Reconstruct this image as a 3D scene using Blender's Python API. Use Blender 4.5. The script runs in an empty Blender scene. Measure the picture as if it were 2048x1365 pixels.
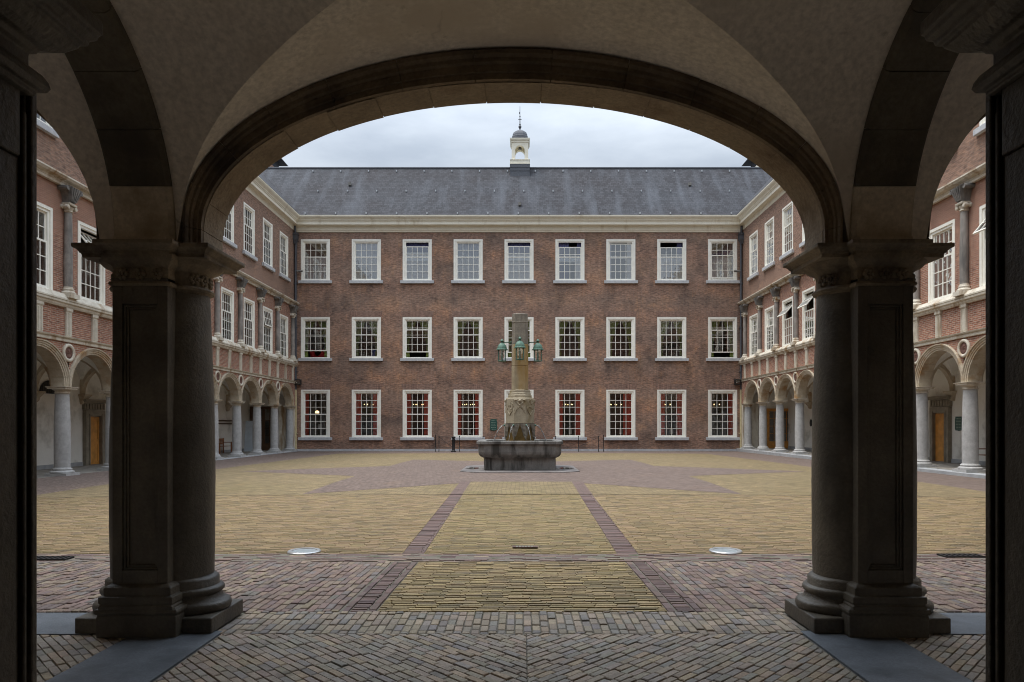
import bpy, bmesh, math, random
from mathutils import Vector, noise
R = math.radians
pi, sin, cos, sqrt = math.pi, math.sin, math.cos, math.sqrt
random.seed(7)
SC = bpy.context.scene
COL = SC.collection

# ------------------------------------------------------------------ camera, sky, sun, exposure
cam_d = bpy.data.cameras.new('camera')
cam_d.sensor_width = 36.0
cam_d.lens = 36.0 * 1365.0 / 2048.0
cam_d.shift_x = -20.0 / 2048.0
cam_d.shift_y = 168.5 / 2048.0
cam_d.clip_start, cam_d.clip_end = 0.1, 2000
cam = bpy.data.objects.new('camera', cam_d); COL.objects.link(cam)
cam.location = (0, 0, 1.6); cam.rotation_euler = (R(90), 0, 0)
SC.camera = cam

SKY_GAIN = 3.5
SUN_ELEV, SUN_ROT = R(71), R(260)
W_ = bpy.data.worlds.new('World'); SC.world = W_; W_.use_nodes = True
nt = W_.node_tree; nt.nodes.clear()
out = nt.nodes.new('ShaderNodeOutputWorld'); bg = nt.nodes.new('ShaderNodeBackground')
bg.inputs['Strength'].default_value = 0.1
sky = nt.nodes.new('ShaderNodeTexSky'); sky.sky_type = 'NISHITA'; sky.sun_disc = False
sky.sun_elevation = SUN_ELEV; sky.sun_rotation = SUN_ROT
tc = nt.nodes.new('ShaderNodeTexCoord'); mp = nt.nodes.new('ShaderNodeMapping')
mp.inputs['Scale'].default_value = (1.6, 1.6, 5.0); mp.inputs['Rotation'].default_value = (0, R(14), R(20))
nz = nt.nodes.new('ShaderNodeTexNoise'); nz.inputs['Scale'].default_value = 2.3; nz.inputs['Detail'].default_value = 7; nz.inputs['Roughness'].default_value = 0.52
rp = nt.nodes.new('ShaderNodeValToRGB')
rp.color_ramp.elements[0].position = 0.32; rp.color_ramp.elements[0].color = (3.05, 3.45, 4.0, 1)
rp.color_ramp.elements[1].position = 0.68; rp.color_ramp.elements[1].color = (4.9, 5.35, 5.85, 1)
mx = nt.nodes.new('ShaderNodeMix'); mx.data_type = 'RGBA'; mx.inputs[0].default_value = 0.92
# overcast sky: the zenith is about three times as bright as the horizon
sx = nt.nodes.new('ShaderNodeSeparateXYZ'); zm = nt.nodes.new('ShaderNodeMath'); zm.operation = 'MULTIPLY_ADD'; zm.use_clamp = False
zm.inputs[1].default_value = SKY_GAIN; zm.inputs[2].default_value = 1 - SKY_GAIN * .38
zc = nt.nodes.new('ShaderNodeMath'); zc.operation = 'MAXIMUM'; zc.inputs[1].default_value = .55
vm = nt.nodes.new('ShaderNodeVectorMath'); vm.operation = 'SCALE'
L = nt.links.new
L(tc.outputs['Generated'], mp.inputs['Vector']); L(mp.outputs['Vector'], nz.inputs['Vector'])
L(nz.outputs['Fac'], rp.inputs['Fac']); L(sky.outputs['Color'], mx.inputs[6])
L(tc.outputs['Generated'], sx.inputs[0]); L(sx.outputs['Z'], zm.inputs[0]); L(zm.outputs[0], zc.inputs[0])
L(rp.outputs['Color'], vm.inputs[0]); L(zc.outputs[0], vm.inputs['Scale']); L(vm.outputs[0], mx.inputs[7])
L(mx.outputs[2], bg.inputs['Color']); L(bg.outputs['Background'], out.inputs['Surface'])

sun_d = bpy.data.lights.new('sun', 'SUN'); sun_d.energy = 1.5; sun_d.angle = R(25); sun_d.color = (1.0, 0.95, 0.88)
sun = bpy.data.objects.new('sun', sun_d); COL.objects.link(sun)
sun.location = (0, 20, 60)
# soft light from high up, behind the camera and slightly from the left
sun.rotation_euler = Vector((0.32, 0.06, -0.945)).to_track_quat('-Z', 'Y').to_euler()

SC.view_settings.view_transform = 'Standard'; SC.view_settings.look = 'None'
SC.view_settings.exposure = 0.95; SC.view_settings.gamma = 1.0
SC.view_settings.use_curve_mapping = False
SC.cycles.max_bounces = 10; SC.cycles.diffuse_bounces = 6; SC.cycles.transparent_max_bounces = 12
SC.cycles.caustics_reflective = False; SC.cycles.caustics_refractive = False
SC.cycles.use_denoising = True
SC.cycles.filter_width = 1.05

# ------------------------------------------------------------------ mesh helper
class MB:
    def __init__(s): s.v = []; s.f = []; s.c = []
    def add(s, vs, fs, col=None):
        b = len(s.v); s.v += [tuple(p) for p in vs]; s.f += [tuple(b + i for i in f) for f in fs]
        if col is not None: s.c += [col] * len(vs)
    def hexa(s, p):   # 8 points: bottom ring 0-3, top ring 4-7
        s.add(p, [(0, 3, 2, 1), (4, 5, 6, 7), (0, 1, 5, 4), (1, 2, 6, 5), (2, 3, 7, 6), (3, 0, 4, 7)])
    def box(s, x0, x1, y0, y1, z0, z1, F=None):
        p = [(x0, y0, z0), (x1, y0, z0), (x1, y1, z0), (x0, y1, z0), (x0, y0, z1), (x1, y0, z1), (x1, y1, z1), (x0, y1, z1)]
        if F: p = [F(*q) for q in p]
        s.hexa(p)
    def rings(s, rings, cap=True, closed=True):   # list of equal-length point rings
        n = len(rings[0]); b = len(s.v)
        for r in rings: s.v += [tuple(p) for p in r]
        for k in range(len(rings) - 1):
            for i in range(n if closed else n - 1):
                j = (i + 1) % n
                s.f.append((b + k * n + i, b + k * n + j, b + (k + 1) * n + j, b + (k + 1) * n + i))
        if cap:
            s.f.append(tuple(b + i for i in range(n))[::-1])
            s.f.append(tuple(b + (len(rings) - 1) * n + i for i in range(n)))
    def lathe(s, cx, cy, prof, seg=24, F=None, rx=1, ry=1, a0=0.0, a1=2 * pi):
        full = abs(a1 - a0 - 2 * pi) < 1e-6
        m = seg if full else seg + 1
        rs = []
        for r, z in prof:
            ring = []
            for i in range(m):
                a = a0 + (a1 - a0) * i / seg
                p = (cx + r * rx * cos(a), cy + r * ry * sin(a), z)
                ring.append(F(*p) if F else p)
            rs.append(ring)
        s.rings(rs, True, True)
    def tube(s, pts, r, seg=8):
        pts = [Vector(p) for p in pts]; rs = []
        rr = r if isinstance(r, (list, tuple)) else [r] * len(pts)
        for i, p in enumerate(pts):
            t = (pts[min(i + 1, len(pts) - 1)] - pts[max(i - 1, 0)]).normalized()
            u = t.cross(Vector((0, 0, 1)) if abs(t.z) < .9 else Vector((1, 0, 0))).normalized(); w = t.cross(u)
            rs.append([p + (u * cos(2 * pi * k / seg) + w * sin(2 * pi * k / seg)) * rr[i] for k in range(seg)])
        s.rings(rs)
    def prism(s, poly, z0, z1, F=None):
        a = [(x, y, z0) for x, y in poly]; b = [(x, y, z1) for x, y in poly]
        if F: a = [F(*p) for p in a]; b = [F(*p) for p in b]
        s.rings([a, b])
    def ball(s, c, r, seg=12, rg=7, sc=(1, 1, 1)):
        rs = []
        for k in range(rg + 1):
            t = pi * (k + .02) / (rg + .04)
            rs.append([(c[0] + sc[0] * r * sin(t) * cos(2 * pi * i / seg), c[1] + sc[1] * r * sin(t) * sin(2 * pi * i / seg), c[2] - sc[2] * r * cos(t)) for i in range(seg)])
        s.rings(rs)

ORG = {}
def obj(name, mb, mat, parent=None, origin=None, smooth=None, bevel=None, solid=None, recalc=True):
    xs, ys, zs = zip(*mb.v)
    if origin is None: origin = ((min(xs) + max(xs)) / 2, (min(ys) + max(ys)) / 2, min(zs))
    ox, oy, oz = origin
    me = bpy.data.meshes.new(name)
    me.from_pydata([(x - ox, y - oy, z - oz) for x, y, z in mb.v], [], mb.f)
    if recalc:
        bm = bmesh.new(); bm.from_mesh(me)
        bmesh.ops.recalc_face_normals(bm, faces=bm.faces); bm.to_mesh(me); bm.free()
    if mb.c and len(mb.c) == len(mb.v):
        ca = me.color_attributes.new('tint', 'FLOAT_COLOR', 'POINT')
        flat = [x for c in mb.c for x in c]
        ca.data.foreach_set('color', flat)
    if smooth is not None:
        me.polygons.foreach_set('use_smooth', [True] * len(me.polygons)); me.set_sharp_from_angle(angle=R(smooth))
    me.materials.append(mat)
    o = bpy.data.objects.new(name, me); COL.objects.link(o)
    ORG[o.name] = origin
    if parent is not None:
        o.parent = parent; po = ORG[parent.name]
        o.location = (ox - po[0], oy - po[1], oz - po[2])
    else: o.location = origin
    if solid:
        m = o.modifiers.new('solidify', 'SOLIDIFY'); m.thickness = solid
    if bevel:
        m = o.modifiers.new('bevel', 'BEVEL'); m.width = bevel; m.segments = 2; m.limit_method = 'ANGLE'; m.angle_limit = R(40)
    return o
def tag(o, label=None, cat=None, group=None, kind=None):
    if label: o['label'] = label
    if cat: o['category'] = cat
    if group: o['group'] = group
    if kind: o['kind'] = kind
    return o
def thing(name, label, cat, loc, group=None):
    o = bpy.data.objects.new(name, None); COL.objects.link(o); o.location = loc; ORG[o.name] = tuple(loc)
    o.empty_display_size = .2
    return tag(o, label, cat, group)
def copy_tree(o, parent, d=(0, 0, 0), top=True):
    c = o.copy(); COL.objects.link(c)
    if parent is not None: c.parent = parent
    if top: c.location = Vector(o.location) + Vector(d)
    org = ORG[o.name]; ORG[c.name] = (org[0] + d[0], org[1] + d[1], org[2] + d[2])
    for ch in list(o.children): copy_tree(ch, c, d, False)
    return c

# ------------------------------------------------------------------ materials
def newmat(name):
    m = bpy.data.materials.new(name); m.use_nodes = True
    t = m.node_tree; b = t.nodes['Principled BSDF']
    return m, t, b
def N(t, typ, **kw):
    n = t.nodes.new(typ)
    for k, v in kw.items():
        if k in ('operation', 'data_type', 'blend_type', 'feature', 'offset', 'offset_frequency', 'squash'): setattr(n, k, v)
        else: n.inputs[k].default_value = v
    return n
def mixc(t, fac, a, b, blend='MIX'):
    n = t.nodes.new('ShaderNodeMix'); n.data_type = 'RGBA'; n.blend_type = blend
    for i, v in ((0, fac), (6, a), (7, b)):
        if hasattr(v, 'links') or hasattr(v, 'is_linked'): t.links.new(v, n.inputs[i])
        else: n.inputs[i].default_value = v if i == 0 else (*v, 1)
    return n.outputs[2]
def ramp(t, src, stops):
    n = t.nodes.new('ShaderNodeValToRGB'); e = n.color_ramp.elements
    while len(e) < len(stops): e.new(.5)
    for k, (p, c) in enumerate(stops):
        e[k].position = p; e[k].color = (*c, 1) if len(c) == 3 else c
    t.links.new(src, n.inputs['Fac']); return n.outputs['Color']
def pos(t): return t.nodes.new('ShaderNodeNewGeometry').outputs['Position']
def scaled(t, vec, sc):
    n = N(t, 'ShaderNodeMapping'); n.inputs['Scale'].default_value = sc; t.links.new(vec, n.inputs['Vector']); return n.outputs['Vector']
def noise_(t, vec, scale, detail=4, rough=.55):
    n = N(t, 'ShaderNodeTexNoise', Scale=scale, Detail=detail, Roughness=rough); t.links.new(vec, n.inputs['Vector']); return n.outputs['Fac']
def bump(t, b, h, strength=.3, dist=.02):
    n = N(t, 'ShaderNodeBump', Strength=strength, Distance=dist); t.links.new(h, n.inputs['Height']); t.links.new(n.outputs['Normal'], b.inputs['Normal'])

def stone(name, c1, c2, scale=3., rough=.8, bs=.35, stain=None, stain_scale=1.2, stain_at=.55, streak=False, fine=60, bd=.015):
    m, t, b = newmat(name); p = pos(t)
    col = ramp(t, noise_(t, p, scale, 6, .6), [(.3, c1), (.7, c2)])
    f = ramp(t, noise_(t, p, fine, 3, .6), [(.3, (.78,) * 3), (.7, (1.12,) * 3)])
    col = mixc(t, 1., col, f, 'MULTIPLY')
    if stain:
        v = scaled(t, p, (1, 1, .18)) if streak else p
        msk = ramp(t, noise_(t, v, stain_scale, 5, .6), [(stain_at - .08, (0, 0, 0)), (stain_at + .1, (1, 1, 1))])
        col = mixc(t, msk, col, stain)
    t.links.new(col, b.inputs['Base Color']); b.inputs['Roughness'].default_value = rough
    hn = N(t, 'ShaderNodeMath', operation='ADD'); t.links.new(noise_(t, p, fine, 4, .65), hn.inputs[0]); t.links.new(noise_(t, p, scale * 3, 5, .6), hn.inputs[1])
    bump(t, b, hn.outputs[0], bs, bd)
    return m
def plain(name, c, rough=.5, metal=0., var=.12, scale=8., bs=.0):
    m, t, b = newmat(name); p = pos(t)
    lo = tuple(x * (1 - var) for x in c); hi = tuple(min(1, x * (1 + var)) for x in c)
    n = noise_(t, p, scale, 5, .6)
    t.links.new(ramp(t, n, [(.3, lo), (.7, hi)]), b.inputs['Base Color'])
    b.inputs['Roughness'].default_value = rough; b.inputs['Metallic'].default_value = metal
    if bs: bump(t, b, n, bs, .01)
    return m
def wallvec(t, axis):
    p = pos(t); s = N(t, 'ShaderNodeSeparateXYZ'); t.links.new(p, s.inputs[0])
    c = N(t, 'ShaderNodeCombineXYZ'); t.links.new(s.outputs['X' if axis == 'x' else 'Y'], c.inputs[0]); t.links.new(s.outputs['Y' if axis == 'g' else 'Z'], c.inputs[1])
    if axis == 'g': t.links.new(s.outputs['X'], c.inputs[0])
    return p, c.outputs[0], s
def bricktex(t, vec, w, h, mortar, c1, c2, cm, off=.5, bias=0.):
    n = N(t, 'ShaderNodeTexBrick'); n.offset = off
    n.inputs['Scale'].default_value = 1; n.inputs['Brick Width'].default_value = w; n.inputs['Row Height'].default_value = h
    n.inputs['Mortar Size'].default_value = mortar; n.inputs['Mortar Smooth'].default_value = .2; n.inputs['Bias'].default_value = bias
    n.inputs['Color1'].default_value = (*c1, 1); n.inputs['Color2'].default_value = (*c2, 1); n.inputs['Mortar'].default_value = (*cm, 1)
    t.links.new(vec, n.inputs['Vector']); return n
def brickwall(name, axis, c1, c2, cm, patches, w=.22, h=.066, mortar=.009, bs=.5):
    m, t, b = newmat(name); p, v, s = wallvec(t, axis)
    n = bricktex(t, v, w, h, mortar, c1, c2, cm)
    # per-brick variation from cell noise on brick-sized cells
    wn = N(t, 'ShaderNodeTexNoise', Scale=1., Detail=2.); t.links.new(scaled(t, v, (5.0, 15.2, 1)), wn.inputs['Vector'])
    var = ramp(t, wn.outputs['Fac'], [(.28, (.6, .58, .58)), (.5, (1, 1, 1)), (.75, (1.36, 1.32, 1.26))])
    col = mixc(t, 1., n.outputs['Color'], var, 'MULTIPLY')
    for sc, at, c, amt, stretch in patches:
        msk = ramp(t, noise_(t, scaled(t, p, stretch), sc, 5, .6), [(at, (0, 0, 0)), (at + .18, (amt,) * 3)])
        col = mixc(t, msk, col, c, 'MULTIPLY')
    t.links.new(col, b.inputs['Base Color']); b.inputs['Roughness'].default_value = .9
    inv = N(t, 'ShaderNodeMath', operation='SUBTRACT'); inv.inputs[0].default_value = 1; t.links.new(n.outputs['Fac'], inv.inputs[1])
    ad = N(t, 'ShaderNodeMath', operation='MULTIPLY_ADD'); t.links.new(noise_(t, p, 40, 3), ad.inputs[0]); ad.inputs[1].default_value = .6; t.links.new(inv.outputs[0], ad.inputs[2])
    bump(t, b, ad.outputs[0], bs, .008)
    return m

M = {}
M['facade_brick'] = brickwall('facade_brick', 'x', (.235, .126, .088), (.368, .207, .146), (.28, .235, .19),
    [(.30, .45, (.72, .76, .80), 1., (1, 1, 1.6)), (.5, .5, (1.28, 1.16, 1.0), .9, (1, 1, 1.4)), (1.1, .50, (.58, .60, .63), .85, (1, 1, .7)), (2.4, .56, (1.5, 1.34, 1.1), .8, (1, 1, .5)), (4.5, .54, (.65, .65, .67), .7, (.5, 1, 1.6)), (9., .55, (1.35, 1.3, 1.25), .5, (.5, 1, 1.5))])
M['wing_red'] = brickwall('wing_red', 'y', (.25, .096, .060), (.37, .168, .108), (.39, .315, .25),
    [(.5, .5, (.78, .76, .76), .8, (1, 1, 1)), (1.6, .55, (.7, .66, .66), .6, (1, 1, .6))], mortar=.011)
M['wing_brown'] = brickwall('wing_brown', 'y', (.20, .11, .078), (.31, .175, .12), (.25, .20, .16),
    [(.45, .5, (.75, .78, .8), .9, (1, 1, 1.4)), (1.5, .55, (1.25, 1.15, 1.0), .6, (1, 1, 1))])
M['cream'] = stone('cream_paint', (.80, .75, .61), (.88, .84, .71), 2., .55, .05, stain=(.55, .48, .35), stain_scale=1.6, stain_at=.68, streak=True)
M['white'] = plain('window_paint', (.89, .87, .79), .45, 0, .06, 5)
M['sill'] = stone('sill_stone', (.42, .43, .45), (.56, .57, .59), 5, .75, .2)
M['sand'] = stone('pale_sandstone', (.56, .51, .42), (.72, .67, .57), 4, .85, .3, stain=(.30, .19, .09), stain_scale=2.4, stain_at=.60, streak=True)
M['archstone'] = stone('ochre_sandstone', (.42, .35, .255), (.57, .50, .39), 3, .85, .35, stain=(.33, .20, .09), stain_scale=1.8, stain_at=.60)
M['blue'] = stone('grey_limestone', (.36, .355, .345), (.49, .485, .475), 6, .75, .3, fine=45)
M['darkcol'] = stone('weathered_limestone', (.20, .185, .17), (.37, .335, .30), 3, .8, .3, stain=(.10, .095, .09), stain_scale=2, stain_at=.56, streak=True)
M['black'] = stone('blackened_stone', (.10, .097, .092), (.27, .255, .235), 5, .85, .4)
M['plaster'] = stone('gallery_plaster', (.78, .76, .70), (.86, .84, .79), 1.2, .9, .12, stain=(.40, .38, .33), stain_scale=.8, stain_at=.62)
def old_plaster():
    m = stone('vault_plaster', (.70, .645, .57), (.78, .725, .655), .8, .92, .12, stain=(.59, .53, .455), stain_scale=.9, stain_at=.57, fine=24, bd=.012)
    t = m.node_tree; b = t.nodes['Principled BSDF']; p = pos(t); src = b.inputs['Base Color'].links[0].from_socket
    wv = N(t, 'ShaderNodeTexNoise', Scale=1.1, Detail=5.); t.links.new(p, wv.inputs['Vector'])
    ad = N(t, 'ShaderNodeVectorMath', operation='MULTIPLY_ADD'); t.links.new(wv.outputs['Color'], ad.inputs[0]); ad.inputs[1].default_value = (.9, .9, .9); t.links.new(p, ad.inputs[2])
    v = N(t, 'ShaderNodeTexVoronoi', feature='DISTANCE_TO_EDGE', Scale=.55); t.links.new(ad.outputs[0], v.inputs['Vector'])
    ln = ramp(t, v.outputs['Distance'], [(.0, (.62,) * 3), (.006, (1,) * 3)])
    gate = ramp(t, noise_(t, p, .8, 3), [(.50, (0, 0, 0)), (.60, (1, 1, 1))])
    col = mixc(t, gate, src, mixc(t, 1., src, ln, 'MULTIPLY'))
    sp = ramp(t, noise_(t, p, 9, 6, .75), [(.30, (.72, .7, .66)), (.40, (1, 1, 1))]); col = mixc(t, .8, col, mixc(t, 1., col, sp, 'MULTIPLY'))
    t.links.new(col, b.inputs['Base Color']); return m
M['vault'] = old_plaster()
_ = (lambda *a, **k: None)('vault_plaster', (.56, .495, .42), (.64, .575, .49), .9, .92, .15, stain=(.49, .43, .36), stain_scale=.7, stain_at=.6, fine=24, bd=.012)
M['pier'] = stone('dark_pier_stone', (.050, .043, .033), (.185, .16, .122), 1.9, .46, .4, stain=(.040, .036, .031), stain_scale=1.3, stain_at=.56, streak=True, fine=40)
M['pierlight'] = stone('brown_capital_stone', (.20, .16, .11), (.36, .295, .21), 2.5, .8, .5, stain=(.07, .055, .042), stain_scale=2.2, stain_at=.55, fine=45)
M['archdark'] = stone('brown_arch_stone', (.125, .092, .058), (.25, .19, .125), 2.2, .82, .55, stain=(.055, .042, .033), stain_scale=1.5, stain_at=.55, fine=34, bd=.02)
M['soffit'] = stone('soffit_stone', (.19, .145, .098), (.45, .365, .255), 1.3, .82, .6, stain=(.13, .082, .045), stain_scale=1.3, stain_at=.57, fine=30, bd=.02)
M['rib'] = stone('rib_stone', (.088, .077, .056), (.165, .143, .106), 1.6, .85, .5, stain=(.07, .06, .048), stain_scale=1.8, stain_at=.55, fine=30, bd=.02)
M['ribpale'] = stone('springer_stone', (.56, .49, .385), (.68, .60, .48), 2, .85, .4, stain=(.38, .31, .22), stain_scale=3, stain_at=.55, fine=30)
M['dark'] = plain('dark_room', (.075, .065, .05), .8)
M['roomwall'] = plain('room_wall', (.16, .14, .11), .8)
M['lead'] = plain('lead_pipe', (.095, .10, .115), .55, .3, .2, 10)
M['pipecream'] = plain('pipe_paint', (.50, .42, .25), .5, 0, .15, 6)
M['iron'] = plain('black_iron', (.018, .018, .02), .45, .4, .3, 20)
M['verdigris'] = stone('verdigris_copper', (.05, .125, .09), (.125, .235, .175), 14, .6, .2, stain=(.06, .12, .10), stain_scale=9, stain_at=.6)
M['oak'] = plain('oak_door', (.55, .25, .052), .5, 0, .25, 4)
M['oakdark'] = plain('dark_timber', (.09, .045, .022), .5, 0, .25, 6)
M['bench'] = plain('teak_bench', (.27, .11, .04), .55, 0, .25, 9)
M['doorstone'] = stone('door_surround_stone', (.20, .17, .125), (.32, .28, .215), 4, .85, .3)
M['terracotta'] = stone('terracotta', (.095, .042, .030), (.20, .098, .072), 9, .85, .8, bd=.04, fine=22)
M['green'] = plain('green_plaque', (.018, .075, .062), .4, 0, .25, 20)
M['gold'] = plain('plaque_lettering', (.28, .36, .30), .5)
M['ground'] = stone('joint_sand', (.15, .135, .11), (.21, .19, .155), 6, .95, .4, stain=(.06, .075, .03), stain_scale=3.2, stain_at=.62)
M['slab'] = stone('bluestone_slab', (.10, .115, .135), (.175, .195, .22), 3, .6, .22, stain=(.075, .085, .10), stain_scale=2.2, stain_at=.58, fine=80)
M['kerb'] = stone('kerb_bluestone', (.30, .31, .32), (.42, .43, .44), 4, .75, .2)
M['fstone'] = stone('basin_bluestone', (.165, .16, .15), (.27, .262, .247), 3, .75, .15, stain=(.05, .047, .042), stain_scale=3.6, stain_at=.555, streak=True)
M['fstep'] = stone('fountain_step', (.15, .135, .13), (.22, .20, .195), 4, .7, .2, stain=(.08, .075, .075), stain_scale=2.5, stain_at=.55)
M['fcol'] = stone('fountain_sandstone', (.285, .24, .165), (.42, .365, .265), 3, .85, .4, stain=(.24, .185, .085), stain_scale=2.0, stain_at=.63)
M['fshaft'] = stone('stained_shaft_stone', (.30, .245, .155), (.44, .37, .25), 3, .85, .4, stain=(.36, .22, .06), stain_scale=1.6, stain_at=.5, streak=True)
M['fdark'] = stone('wet_stone', (.10, .062, .018), (.20, .125, .04), 6, .35, .4)
M['fgrey'] = stone('weathered_top_stone', (.17, .148, .12), (.30, .265, .21), 4, .85, .4, stain=(.12, .10, .085), stain_scale=3, stain_at=.55, streak=True)
M['red'] = plain('red_drape', (.72, .10, .06), .85, 0, .2, 5)
M['greenfab'] = plain('green_drape', (.24, .30, .09), .85, 0, .2, 6)
M['navy'] = plain('navy_drape', (.08, .085, .20), .85, 0, .25, 5)
M['bluegrey'] = plain('blue_grey_drape', (.62, .66, .75), .85, 0, .12, 4)
M['steel'] = plain('brushed_steel', (.52, .53, .54), .35, .7, .1, 20)
M['brass'] = plain('brass', (.30, .20, .07), .35, .8)
M['plastic'] = plain('black_plastic', (.012, .012, .013), .4)
M['paper'] = plain('white_card', (.72, .72, .70), .6, 0, .04)
M['board'] = plain('info_board', (.55, .63, .70), .5, 0, .1, 3)
M['uplight'] = plain('uplight_glass', (.36, .41, .44), .25, 0, .15, 30)
M['redfab'] = plain('scarlet_fabric', (.42, .03, .035), .8, 0, .3, 5)

def glassmat(name, tint=(.9, .94, .92), gl=1.6):
    m, t, b = newmat(name); t.nodes.remove(b)
    o = t.nodes['Material Output']; tr = N(t, 'ShaderNodeBsdfTransparent'); tr.inputs['Color'].default_value = (*tint, 1)
    g = N(t, 'ShaderNodeBsdfGlossy', Roughness=.02); g.inputs['Color'].default_value = (1, 1, 1, 1)
    # old hand-drawn panes: a slight waviness in the reflection
    bn = N(t, 'ShaderNodeBump', Strength=.25, Distance=.02); t.links.new(noise_(t, pos(t), 2.6, 2), bn.inputs['Height']); t.links.new(bn.outputs['Normal'], g.inputs['Normal'])
    fr = N(t, 'ShaderNodeFresnel', IOR=1.52); ml = N(t, 'ShaderNodeMath', operation='ADD'); ml.inputs[1].default_value = gl; ml.use_clamp = True
    t.links.new(fr.outputs[0], ml.inputs[0])
    mx = N(t, 'ShaderNodeMixShader'); t.links.new(ml.outputs[0], mx.inputs[0]); t.links.new(tr.outputs[0], mx.inputs[1]); t.links.new(g.outputs[0], mx.inputs[2])
    t.links.new(mx.outputs[0], o.inputs['Surface']); return m
M['glass'] = glassmat('window_glass', (.98, .99, .985), .11)
M['boosted_glass'] = glassmat('top_floor_glass', (.98, .99, .985), .24)  # same glass, sky reflection raised beyond real to brighten the top row
def netmat():
    m, t, b = newmat('net_curtain'); b.inputs['Base Color'].default_value = (.96, .97, .98, 1); b.inputs['Roughness'].default_value = .9
    o = t.nodes['Material Output']; tl = N(t, 'ShaderNodeBsdfTranslucent'); tl.inputs['Color'].default_value = (.8, .8, .8, 1)
    mx = N(t, 'ShaderNodeMixShader'); mx.inputs[0].default_value = .08; t.links.new(b.outputs[0], mx.inputs[1]); t.links.new(tl.outputs[0], mx.inputs[2]); t.links.new(mx.outputs[0], o.inputs['Surface']); return m
M['net'] = netmat()
def emis(name, c, s):
    m, t, b = newmat(name); b.inputs['Base Color'].default_value = (*c, 1); b.inputs['Emission Color'].default_value = (*c, 1); b.inputs['Emission Strength'].default_value = s; return m
M['bulb'] = emis('lit_bulb', (1., .70, .33), 1.6)
def watermat(name):
    m, t, b = newmat(name); b.inputs['Base Color'].default_value = (.55, .58, .6, 1); b.inputs['Roughness'].default_value = .08
    b.inputs['Transmission Weight'].default_value = .6; b.inputs['IOR'].default_value = 1.33; return m
M['jet'] = watermat('jet_water')
def pooled():
    m, t, b = newmat('pooled_water'); b.inputs['Base Color'].default_value = (.03, .032, .03, 1); b.inputs['Roughness'].default_value = .04
    bump(t, b, noise_(t, pos(t), 14, 3), .15, .01); return m
M['water'] = pooled()
def slate():
    m, t, b = newmat('roof_slate'); p = pos(t); s = N(t, 'ShaderNodeSeparateXYZ'); t.links.new(p, s.inputs[0])
    c = N(t, 'ShaderNodeCombineXYZ'); t.links.new(s.outputs['X'], c.inputs[0]); t.links.new(s.outputs['Z'], c.inputs[1])
    n = bricktex(t, c.outputs[0], .26, .17, .012, (.030, .031, .036), (.078, .081, .092), (.016, .017, .02))
    pat = ramp(t, noise_(t, p, .35, 5, .6), [(.35, (.050, .044, .047)), (.65, (.072, .075, .086))])
    col = mixc(t, .45, n.outputs['Color'], pat)
    # long paler streaks washed down the slope from the hooks
    st = N(t, 'ShaderNodeMapping'); st.inputs['Scale'].default_value = (.75, .10, .10); st.inputs['Rotation'].default_value = (0, R(8), 0); t.links.new(p, st.inputs['Vector'])
    msk = ramp(t, noise_(t, st.outputs['Vector'], 1.6, 4, .55), [(.50, (0, 0, 0)), (.72, (.6,) * 3)])
    col = mixc(t, msk, col, (.115, .125, .145))
    sp = ramp(t, noise_(t, scaled(t, p, (1, 1, 2)), 9, 4, .7), [(.35, (.75,) * 3), (.7, (1.25,) * 3)])
    col = mixc(t, 1., col, sp, 'MULTIPLY')
    t.links.new(col, b.inputs['Base Color']); b.inputs['Roughness'].default_value = .8; b.inputs['Specular IOR Level'].default_value = .2
    bump(t, b, n.outputs['Fac'], -.4, .012); return m
M['slate'] = slate()
def paving(name, w, h, mort, c1, c2, cm, patches, rot=0., bs=.6, streak=0.):
    m, t, b = newmat(name); p, v, s = wallvec(t, 'g')
    mp_ = N(t, 'ShaderNodeMapping'); mp_.inputs['Rotation'].default_value = (0, 0, rot); t.links.new(v, mp_.inputs['Vector'])
    # hand-laid: wobble the courses a little
    wob = N(t, 'ShaderNodeTexNoise', Scale=1.3, Detail=2.); t.links.new(p, wob.inputs['Vector'])
    sub = N(t, 'ShaderNodeVectorMath', operation='MULTIPLY_ADD'); t.links.new(wob.outputs['Color'], sub.inputs[0]); sub.inputs[1].default_value = (.12, .12, 0); t.links.new(mp_.outputs[0], sub.inputs[2])
    n = bricktex(t, sub.outputs[0], w, h, mort, c1, c2, cm)
    wn = N(t, 'ShaderNodeTexNoise', Scale=1., Detail=3.); t.links.new(scaled(t, sub.outputs[0], (1 / w * .9, 1 / h * .9, 1)), wn.inputs['Vector'])
    col = mixc(t, 1., n.outputs['Color'], ramp(t, wn.outputs['Fac'], [(.25, (.55, .53, .5)), (.5, (1, 1, 1)), (.75, (1.35, 1.35, 1.35))]), 'MULTIPLY')
    if streak:
        sn = ramp(t, noise_(t, scaled(t, p, (1.1, 6.5, 1)), 1.6, 6, .72), [(.30, (.55, .54, .5)), (.52, (1, 1, 1)), (.72, (1.3, 1.28, 1.25))])
        col = mixc(t, streak, col, sn, 'MULTIPLY')
    for sc, at, c, amt in patches:
        msk = ramp(t, noise_(t, p, sc, 5, .6), [(at, (0, 0, 0)), (at + .2, (amt,) * 3)])
        col = mixc(t, msk, col, c, 'MULTIPLY')
    t.links.new(col, b.inputs['Base Color']); b.inputs['Roughness'].default_value = .85
    inv = N(t, 'ShaderNodeMath', operation='SUBTRACT'); inv.inputs[0].default_value = 1; t.links.new(n.outputs['Fac'], inv.inputs[1])
    ad = N(t, 'ShaderNodeMath', operation='MULTIPLY_ADD'); t.links.new(wn.outputs['Fac'], ad.inputs[0]); ad.inputs[1].default_value = 1.4; t.links.new(inv.outputs[0], ad.inputs[2])
    bump(t, b, ad.outputs[0], bs, .02); return m
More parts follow.
